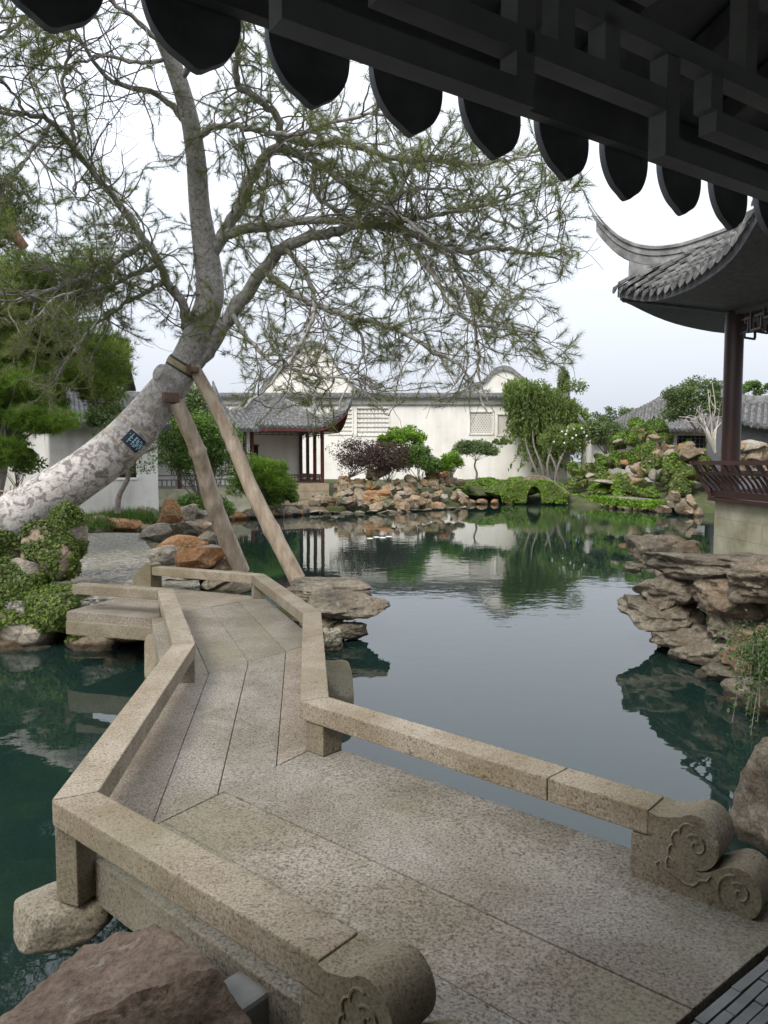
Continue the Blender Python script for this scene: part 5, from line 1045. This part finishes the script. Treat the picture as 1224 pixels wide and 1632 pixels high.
# ------------------------------------------------------------------ far bank: rocks, shrubs, trees
fb_ = thing('bank_rockery', 'pile of tan and brown boulders along the far bank below the shrubs', 'rockery', D(620, 800, 37))
rs_ = random.Random(5)
def pile(parent, us, vs, dfun, n, smin, smax, mats, surf):
    for k in range(n):
        u_ = rs_.uniform(*us); v_ = rs_.uniform(*vs); d = dfun(u_, v_); p = D(u_, v_, d); s = rs_.uniform(smin, smax)
        stone(parent, p, (s * rs_.uniform(.9, 1.5), s * rs_.uniform(.8, 1.3), s * rs_.uniform(.6, 1.05)), rs_.choice(mats), rs_.randrange(9), (rs_.uniform(-.3, .3), rs_.uniform(-.3, .3), rs_.uniform(0, 6)), surf)
W_ = ['rock_warm'] * 6 + ['rock', 'rock_pale', 'rock_orange']
dfar = lambda u_, v_: 35.5 + (805 - v_) * .09 + max(0, (u_ - 620) / 130) * 4
pile(fb_, (500, 745), (788, 806), dfar, 52, .2, .45, W_, 'far'); pile(fb_, (530, 735), (765, 790), dfar, 52, .24, .5, W_, 'far'); pile(fb_, (590, 720), (745, 768), dfar, 26, .28, .52, W_, 'far')
for (u_, v_, s) in ((500, 800, .5), (508, 790, .45), (520, 798, .5), (548, 800, .55), (480, 806, .4), (640, 806, .7), (700, 806, .6), (600, 808, .5), (690, 770, .7), (665, 800, .8)): p = D(u_, v_, dfar(u_, v_) - .4); stone(fb_, p, (s, s, s * .6), rs_.choice(W_), surf='far')
for k in range(14): u_ = 500 + k * 18; p = D(u_, 806, dfar(u_, 806) - .7); stone(fb_, Vector((p.x, p.y, .03)), (.6, .45, .10), 'rock_pale')
creep('moss', 'far', 4200, .10, M['ivy'], parent=fb_, thr=.1, upmin=.3, nscale=.6)
# low rocks at the left waterline under the shrubs
lb = thing('bank_rockery', 'dark waterline stones under the shrubs left of the red pavilion', 'rockery', D(420, 815, 33))
for k in range(16): u_ = 335 + k * 10; d = 30 + k * .25; p = D(u_, 818 - k * .6, d); stone(lb, Vector((p.x, p.y, .12)), (.55, .5, .3), rs_.choice(['rock', 'rock_warm', 'rock_orange']))
tp_ = D(575, 800, 39); bush('purple_shrub', 'dark purple-leaved shrub beside the red pavilion', 'shrub', D(572, 732, 39), (1.95, 1.3, 1.25), M['leaf_purple'], .11, 40, 170, flat=.75, trunk=(D(552, 782, 39), D(556, 762, 39), .07))
bush('purple_shrub', 'purple-leaved shrub leaning towards the bright green bushes', 'shrub', D(618, 734, 39.5), (1.45, 1.2, 1.15), M['leaf_purple'], .11, 28, 170, flat=.75)
bush('bush', 'yellow-green rounded bush tallest against the white wall', 'bush', D(640, 702, 42), (1.55, 1.3, .95), M['leaf_bright'], .16, 34, 200)
bush('bush', 'mid-green leafy bush hanging over the boulders', 'bush', D(668, 735, 41), (1.7, 1.2, 1.15), M['leaf_mid'], .15, 36, 200)
bush('bush', 'small bright bush at the right end of the boulder pile', 'bush', D(720, 738, 41), (.75, .8, .75), M['leaf_bright'], .14, 20, 170)
bush('small_tree', 'small round-headed tree standing on the grassy far bank', 'tree', D(757, 718, 45), (1.65, 1.2, .75), M['leaf_dull'], .13, 46, 170, rs=.42, low=-.25, trunk=(D(758, 768, 45), D(758, 735, 45), .075))
# gable vine: curtain of drooping sprays
vn = thing('hanging_vine', 'willowy green vine draped over the white gable', 'vine', D(860, 760, 53))
P = []; A_ = []; st_ = MB()
for k in range(420):
    u_ = rng.uniform(803, 940); top_v = np.interp(u_, [806, 830, 870, 905, 940], [606, 600, 612, 630, 655]); v0 = top_v + abs(rng.normal(0, 18)); bot_v = np.interp(u_, [806, 830, 860, 900, 940], [655, 735, 760, 735, 710])
    L = rng.uniform(.35, 1.0) * (bot_v - v0); a = D(u_, v0, rng.uniform(52.5, 54.6)); n = max(4, int(L * .9)); dx = rng.normal(.15, .3)
    for j in range(n): t = j / n; P.append(np.array(a) + np.array([dx * t * t * L * .03, 0, -t * L * 54 / 1200]) + rng.normal(0, .07, 3)); A_.append((0, 0, -1))
P = np.array(P); npmesh('leaves', leafpolys(P, rng.normal(0, .6, P.shape) + np.array([0, -1, .3]), np.full(len(P), .26), .38, .5, axis=np.array(A_, float)), 4, M['willow'], vn)
C = np.array([D(rng.uniform(815, 935), rng.uniform(612, 690), 53.8) for _ in range(40)]); P, N = crown_points(C, np.full(40, .7), 130); npmesh('leaves', leafpolys(P, N, np.full(len(P), .22), .4), 4, M['willow'], vn)
for (u0, u1, u2) in ((868, 862, 850), (876, 872, 880), (884, 890, 905), (890, 884, 870), (862, 850, 838)): st_.tube(catmull([D(u0, 768, 52), D(u1, 740, 52), D(u2, 705, 52.5), D(u2, 660, 53)], 5), np.linspace(.1, .04, 16), 6)
st_.build('stems', M['twig'], vn, 60)
bush('cypress_tree', 'narrow dark cypress spire beyond the vine', 'tree', D(898, 625, 70), (.55, .5, 2.6), M['needle_dark'], .25, 60, 90, rs=.42, flat=1.2)
rb_ = bush('bush', 'rose bush with scattered white flowers beside the vine', 'bush', D(905, 700, 47), (1.75, 1.3, 1.35), M['willow'], .15, 34, 190)
for k in range(15):
    p = D(rs_.uniform(880, 935), rs_.uniform(680, 706), 45.6); d3 = ball(10); o = npmesh('flower', leafpolys(np.array([p]) + d3 * .05, d3, np.full(10, .09), .8, .2), 4, M['petal'], rb_)
bush('bush', 'dull green shrub mass filling the gap right of the rose bush', 'bush', D(965, 690, 47), (1.6, 1.4, 1.3), M['leaf_dull'], .16, 34, 170)
bush('bush', 'loose grey-green treetop on the skyline left of the sloping roof', 'bush', D(985, 665, 56), (2.4, 1.4, 1.0), M['leaf_dull'], .18, 30, 110)
bush('bush', 'shrub spilling over the grass in front of the vine stems', 'bush', D(800, 705, 50), (.8, .8, .35), M['willow'], .14, 14, 110)
# grassy bank and little arched bridge
mo = []
for (u_, v_, d, s, sz) in ((760, 785, 43.5, 1.3, .5), (800, 785, 43, 1.5, .55), (835, 778, 43, 1.5, .7), (785, 776, 45, 1.6, .6), (880, 782, 43, 1.2, .6), (745, 780, 44, 1.2, .5)):
    SURF.setdefault('bank', []).append((LIB[2], mtx(D(u_, v_, d), (s, s, sz), (0, 0, u_)))); mo.append((u_, v_, d, s, sz))
gb = thing('mossy_bank', 'green moss-covered mound at the far bank below the small tree', 'mound', D(800, 795, 43))
for (u_, v_, d, s, sz) in mo: put('mound', lib(2, 'soil') if 'soil' in M else LIB[2], None, gb, mtx(D(u_, v_, d), (s, s, sz), (0, 0, u_)))
creep('moss', 'bank', 9000, .11, M['leaf_bright'], parent=gb, thr=-.35, upmin=-.2, nscale=.5, lift=.03)
for (u_, v_) in ((735, 800), (752, 800), (768, 802), (788, 803), (810, 800), (828, 803)): p = D(u_, v_, 42.2); stone(gb, Vector((p.x, p.y, .1)), (.45, .4, .25), rs_.choice(W_))
ab = thing('arch_bridge', 'tiny mossy stone arch bridge at the far corner of the pond', 'bridge', D(850, 800, 41.5))
c = D(851, 803, 41.5); c.z = 0; mb = MB(); n = 12; wv = Vector((.96, -.25, 0)); dv = Vector((.25, .96, 0))
inn = [(-.42 * math.cos(math.pi * k / n) * 1, .9 * math.sin(math.pi * k / n) + .15) for k in range(n + 1)]; outp = [(-1.9 + 3.8 * k / n, .55 + 1.0 * math.sin(math.pi * k / n)) for k in range(n + 1)]
fi = [c + wv * x + Vector((0, 0, z)) for x, z in inn]; fo = [c + wv * x + Vector((0, 0, z)) for x, z in outp]
mb.add(fi + fo + [p + dv * 1.3 for p in fi] + [p + dv * 1.3 for p in fo], [(k, k + 1, n + 2 + k, n + 1 + k) for k in range(n)] + [(2 * n + 2 + k, 3 * n + 3 + k, 3 * n + 4 + k, 2 * n + 3 + k) for k in range(n)] + [(n + 1 + k, n + 2 + k, 3 * n + 4 + k, 3 * n + 3 + k) for k in range(n)] + [(k, 2 * n + 2 + k, 2 * n + 3 + k, k + 1) for k in range(n)])
mb.build('arch', M['rock_warm'], ab); MB().sweep([(-.6, -.03), (.6, -.03), (.6, .03), (-.6, .03)], [p + dv * .75 + Vector((0, 0, .034)) for p in fo], dv).build('deck', M['granite_d'], ab)
SURF['arch'] = [(ab.children[0].data, Matrix.Identity(4))]
P = np.array([c + wv * rng.uniform(-1.8, 1.8) + Vector((0, 0, rng.uniform(.1, 1.4))) - dv * rng.uniform(0, .12) for _ in range(2200)]); rel = (P - np.array(c)) @ np.array(wv); zz = P[:, 2]
k_ = (zz < .6 + np.sin((rel + 1.9) / 3.8 * np.pi)) & ~((np.abs(rel) < .42) & (zz < .15 + .9 * np.sqrt(np.clip(1 - (rel / .42) ** 2, 0, 1)))); o = npmesh('moss', leafpolys(P[k_], np.tile([0, -1, .4], (k_.sum(), 1)), np.full(k_.sum(), .11), .7), 4, M['leaf_bright'], ab); o['kind'] = 'stuff'
# low flat causeway with ivy skirts
cw = thing('stone_causeway', 'low flat stone causeway edged with ivy along the right shore', 'path', D(950, 805, 36))
seg = [(858, 800, 41), (900, 800, 39.5), (945, 806, 37.5), (990, 812, 35.5), (1030, 815, 34.5), (1062, 818, 34)]
for k in range(len(seg) - 1):
    a, b_ = G(seg[k][0], seg[k][1], 0), G(seg[k + 1][0], seg[k + 1][1], 0); e = (b_ - a).normalized(); nn = Vector((-e.y, e.x, 0)); nn = nn if nn.y > 0 else -nn; z1 = .52 - .04 * (k % 2)
    q = [a + e * .02, b_ - e * .02, b_ - e * .02 + nn * 1.7, a + e * .02 + nn * 1.7]; MB().prism([p + Vector((0, 0, z1 - .28)) for p in q], [p + Vector((0, 0, z1)) for p in q]).build('slab', M['granite_b'], cw, bevel=.03)
    for j in range(3): p = a.lerp(b_, (j + .3) / 3); stone(cw, (p.x, p.y + .25, .08), (.42, .35, .22), 'rock_warm')
    n = 700; f = rng.random(n); P = np.array(a)[None] + np.outer(f, np.array(b_ - a)) + np.outer(-np.abs(rng.normal(.02, .06, n)), np.array(nn)); P[:, 2] = z1 - rng.random(n) ** 1.2 * .42 + .05
    o = npmesh('ivy', leafpolys(P, np.tile([0, -.8, .5], (n, 1)), np.full(n, .13), .7), 4, M['leaf_bright'], cw); o['kind'] = 'stuff'
for (u_, v_, s) in ((1085, 805, .6), (1075, 792, .55), (1100, 800, .5), (1060, 812, .5), (1095, 815, .5), (1110, 820, .5)): stone(cw, D(u_, v_, 33), (s, s, s * .75), 'rock_warm')
# yellow stone artificial mountain
ym = thing('stone_mountain', 'ivy-grown yellow stone rock mountain rising above the causeway', 'rockery', D(980, 790, 40))
dym = lambda u_, v_: 38.8 + 3.4 * min(1, max(0, (1030 - u_) / 100)) + (800 - v_) * .055 - max(0, (u_ - 1000)) * .02
for (us, vs, n) in (((900, 960), (745, 795), 12), ((950, 1085), (760, 795), 22), ((945, 1080), (725, 765), 24), ((975, 1070), (695, 735), 20), ((1005, 1060), (675, 702), 10), ((1060, 1110), (700, 760), 14), ((1085, 1140), (718, 770), 10)):
    pile(ym, us, vs, dym, n, .35, .72, ['rock_warm', 'rock_warm', 'rock_pale', 'rock_warm'], 'ym')
for (u_, v_, sx, sz, m) in ((1040, 755, .35, .5, 'rock_pale'), (1098, 722, .75, .6, 'rock_warm'), (995, 738, .35, .32, 'rock_orange'), (940, 757, .45, .22, 'rock_pale'), (965, 768, .7, .15, 'rock_pale'), (1043, 698, .6, .28, 'rock_warm'), (985, 705, .55, .3, 'rock_pale')): stone(ym, D(u_, v_, dym(u_, v_) - 1.0), (sx, sx, sz), m)
creep('ivy', 'ym', 42000, .14, M['ivy'], parent=ym, thr=-.34, upmin=-.6, nscale=.45, lift=.04)
creep('ivy', 'ym', 14000, .13, M['leaf_bright'], parent=ym, thr=.0, upmin=-.1, nscale=.5, lift=.06)
rk2 = thing('rock_wall', 'pale stacked rocks seen behind the lacquered column', 'rockery', D(1200, 730, 30))
pile(rk2, (1168, 1250), (705, 760), lambda a, b: 30, 22, .3, .6, ['rock_pale', 'rock_warm', 'rock_warm'], 'rk2')
# ------------------------------------------------------------------ buildings at the right
bw = thing('white_house', 'low white building with dark lattice window behind the stone mountain', 'house', D(1095, 720, 46))
def box3(x0, x1, y0, y1, z0, z1): return MB().prism([(x0, y0, z0), (x1, y0, z0), (x1, y1, z0), (x0, y1, z0)], [(x0, y0, z1), (x1, y0, z1), (x1, y1, z1), (x0, y1, z1)])
d = 46.0; X_ = lambda u_: D(u_, 700, d).x; Zz = lambda v_: D(612, v_, d).z
z0 = .6; zt = Zz(683)
box3(X_(1062), X_(1079), d, d + 4, z0, zt).build('wall', M['plaster'], bw); box3(X_(1127), X_(1240), d, d + 4, z0, zt).build('wall', M['plaster'], bw)
box3(X_(1079) + .003, X_(1127) - .003, d, d + 4, z0, Zz(722)).build('wall', M['plaster'], bw); box3(X_(1079) + .003, X_(1127) - .003, d, d + 4, Zz(694), zt).build('wall', M['plaster'], bw)
MB().prism([(X_(1064), d + .1, zt), (X_(1064), d + 3.9, zt), (X_(1064), d + 2.2, zt + .75)], [(X_(1068), d + .1, zt), (X_(1068), d + 3.9, zt), (X_(1068), d + 2.2, zt + .75)]).build('gable', M['plaster_old'], bw)
wd = box3(X_(1079) + .003, X_(1127) - .003, d + .2, d + .3, Zz(722), Zz(694)).build('window', M['dark'], bw)
for k in range(7): x = X_(1079) + (X_(1127) - X_(1079)) * (k + .5) / 7; MB().beam((x, d + .16, Zz(722)), (x, d + .16, Zz(694)), .05, .05).build('window_bar', M['wood_dark'], wd)
for k in range(3): z = Zz(722) + (Zz(694) - Zz(722)) * (k + .5) / 3; MB().beam((X_(1080), d + .12, z), (X_(1126), d + .12, z), .05, .05).build('window_bar', M['wood_dark'], wd)
ribbed_roof(bw, (X_(1058), d - .7, zt - .1), (X_(1250), d - .7, zt - .1), (X_(1062), d + 2.2, zt + .9), (X_(1250), d + 2.2, zt + .9), 30, .15, rw=.11)
ribbed_roof(bw, (X_(1250), d + 4.8, zt - .1), (X_(1058), d + 4.8, zt - .1), (X_(1250), d + 2.25, zt + .9), (X_(1062), d + 2.25, zt + .9), 30, .15, rw=.11)
cr = thing('sloping_roof', 'grey tiled roof climbing to the right behind the stone mountain', 'roof', D(1000, 690, 50))
ribbed_roof(cr, D(930, 700, 50), D(1075, 668, 48), D(945, 688, 52), D(1075, 622, 51), 26, .2, rw=.11)
ribbed_roof(cr, D(1085, 668, 55), D(930, 700, 57), D(1075, 622, 51.05), D(945, 688, 52.05), 26, .2, rw=.11)
box3(D(945, 700, 51).x, D(1075, 700, 51).x, 50.4, 54, .6, D(1000, 694, 51).z).build('wall', M['plaster_old'], cr)
MB().sweep([(-.12, -.1), (.12, -.1), (.12, .2), (-.12, .2)], catmull([D(922, 664, 51.9), D(932, 675, 51.9), D(945, 682, 51.9), D(970, 680, 51.8), D(1010, 662, 51.5), D(1045, 640, 51.2), D(1075, 620, 51)], 4), Vector((0, 1, 0))).build('ridge', M['ridge'], cr)
rh = thing('tiled_hall', 'grey tiled hall with curved ridge at the right edge behind the column', 'house', D(1220, 720, 36))
d = 36.0; zt = D(612, 690, d).z
ribbed_roof(rh, D(1160, 672, d), D(1330, 692, d), D(1165, 640, d + 2.4), D(1330, 640, d + 2.4), 16, .2, rw=.12, lift=lambda a: .5 * max(0, (.25 - a) / .25) ** 2)
ribbed_roof(rh, D(1330, 692, d + 5), D(1160, 680, d + 5), D(1330, 640, d + 2.45), D(1165, 640, d + 2.45), 16, .2, rw=.12)
MB().sweep([(-.12, -.15), (.12, -.15), (.12, .3), (-.12, .3)], catmull([D(1150, 628, d + 2.4), D(1180, 638, d + 2.4), D(1210, 640, d + 2.4), D(1330, 636, d + 2.4)], 5), Vector((0, 1, 0))).build('ridge', M['ridge'], rh)
box3(D(1172, 700, d + .8).x, D(1330, 700, d + .8).x, d + .8, d + 4, .6, D(612, 672, d + .8).z).build('wall', M['wood_dark'], rh)
bush('bush', 'large rounded dense bush on the skyline beside the column', 'bush', D(1118, 645, 42), (2.5, 1.8, 1.6), M['leaf_dull'], .15, 60, 260, rs=.55)
bush('bush', 'pale green treetop right of the lacquered column', 'bush', D(1205, 622, 44), (1.6, 1.2, .6), M['leaf_mid'], .14, 26, 190)
bt = thing('bare_tree', 'pale leafless branching shrub left of the lacquered column', 'tree', D(1140, 720, 36))
mb = MB()
for (e1, e2, e3) in (((1125, 690), (1105, 668), (1082, 664)), ((1130, 690), (1115, 662), (1118, 640)), ((1136, 690), (1132, 660), (1128, 620)), ((1140, 695), (1145, 665), (1148, 645)), ((1132, 700), (1118, 678), (1100, 672)), ((1138, 690), (1150, 672), (1158, 650)), ((1134, 680), (1140, 650), (1135, 610)), ((1128, 690), (1122, 670), (1110, 652))):
    pts = catmull([D(1140, 722, 36), D(*e1, 36 + rs_.uniform(-.3, .3)), D(*e2, 36 + rs_.uniform(-.5, .5)), D(*e3, 36)], 4); mb.tube(pts, np.linspace(.055, .015, len(pts)), 5)
    for k in (6, 8, 10): tw = wander(Vector(pts[k]), Vector(rng.normal(0, 1, 3)) + Vector((0, 0, .8)), rng.uniform(.4, .9), 5, .3, .05); mb.tube(tw, np.linspace(.02, .008, 6), 4, False)
mb.build('branches', M['twig_pale'], bt, 60)
# floating leaves by the pavilion reflection
for (u_, v_) in ((600, 856), (610, 857), (620, 855), (590, 858)):
    p = G(u_, v_, .006); o = MB().prism([(p.x + .10 * math.cos(t), p.y + .10 * math.sin(t), .004) for t in np.linspace(.3, 6.0, 9)], [(p.x + .10 * math.cos(t), p.y + .10 * math.sin(t), .012) for t in np.linspace(.3, 6.0, 9)]).build('lily_pad', M['petal']); tag(o, 'pale floating leaf on the water in the pavilion reflection', 'leaf', 'floating leaves on the pond')
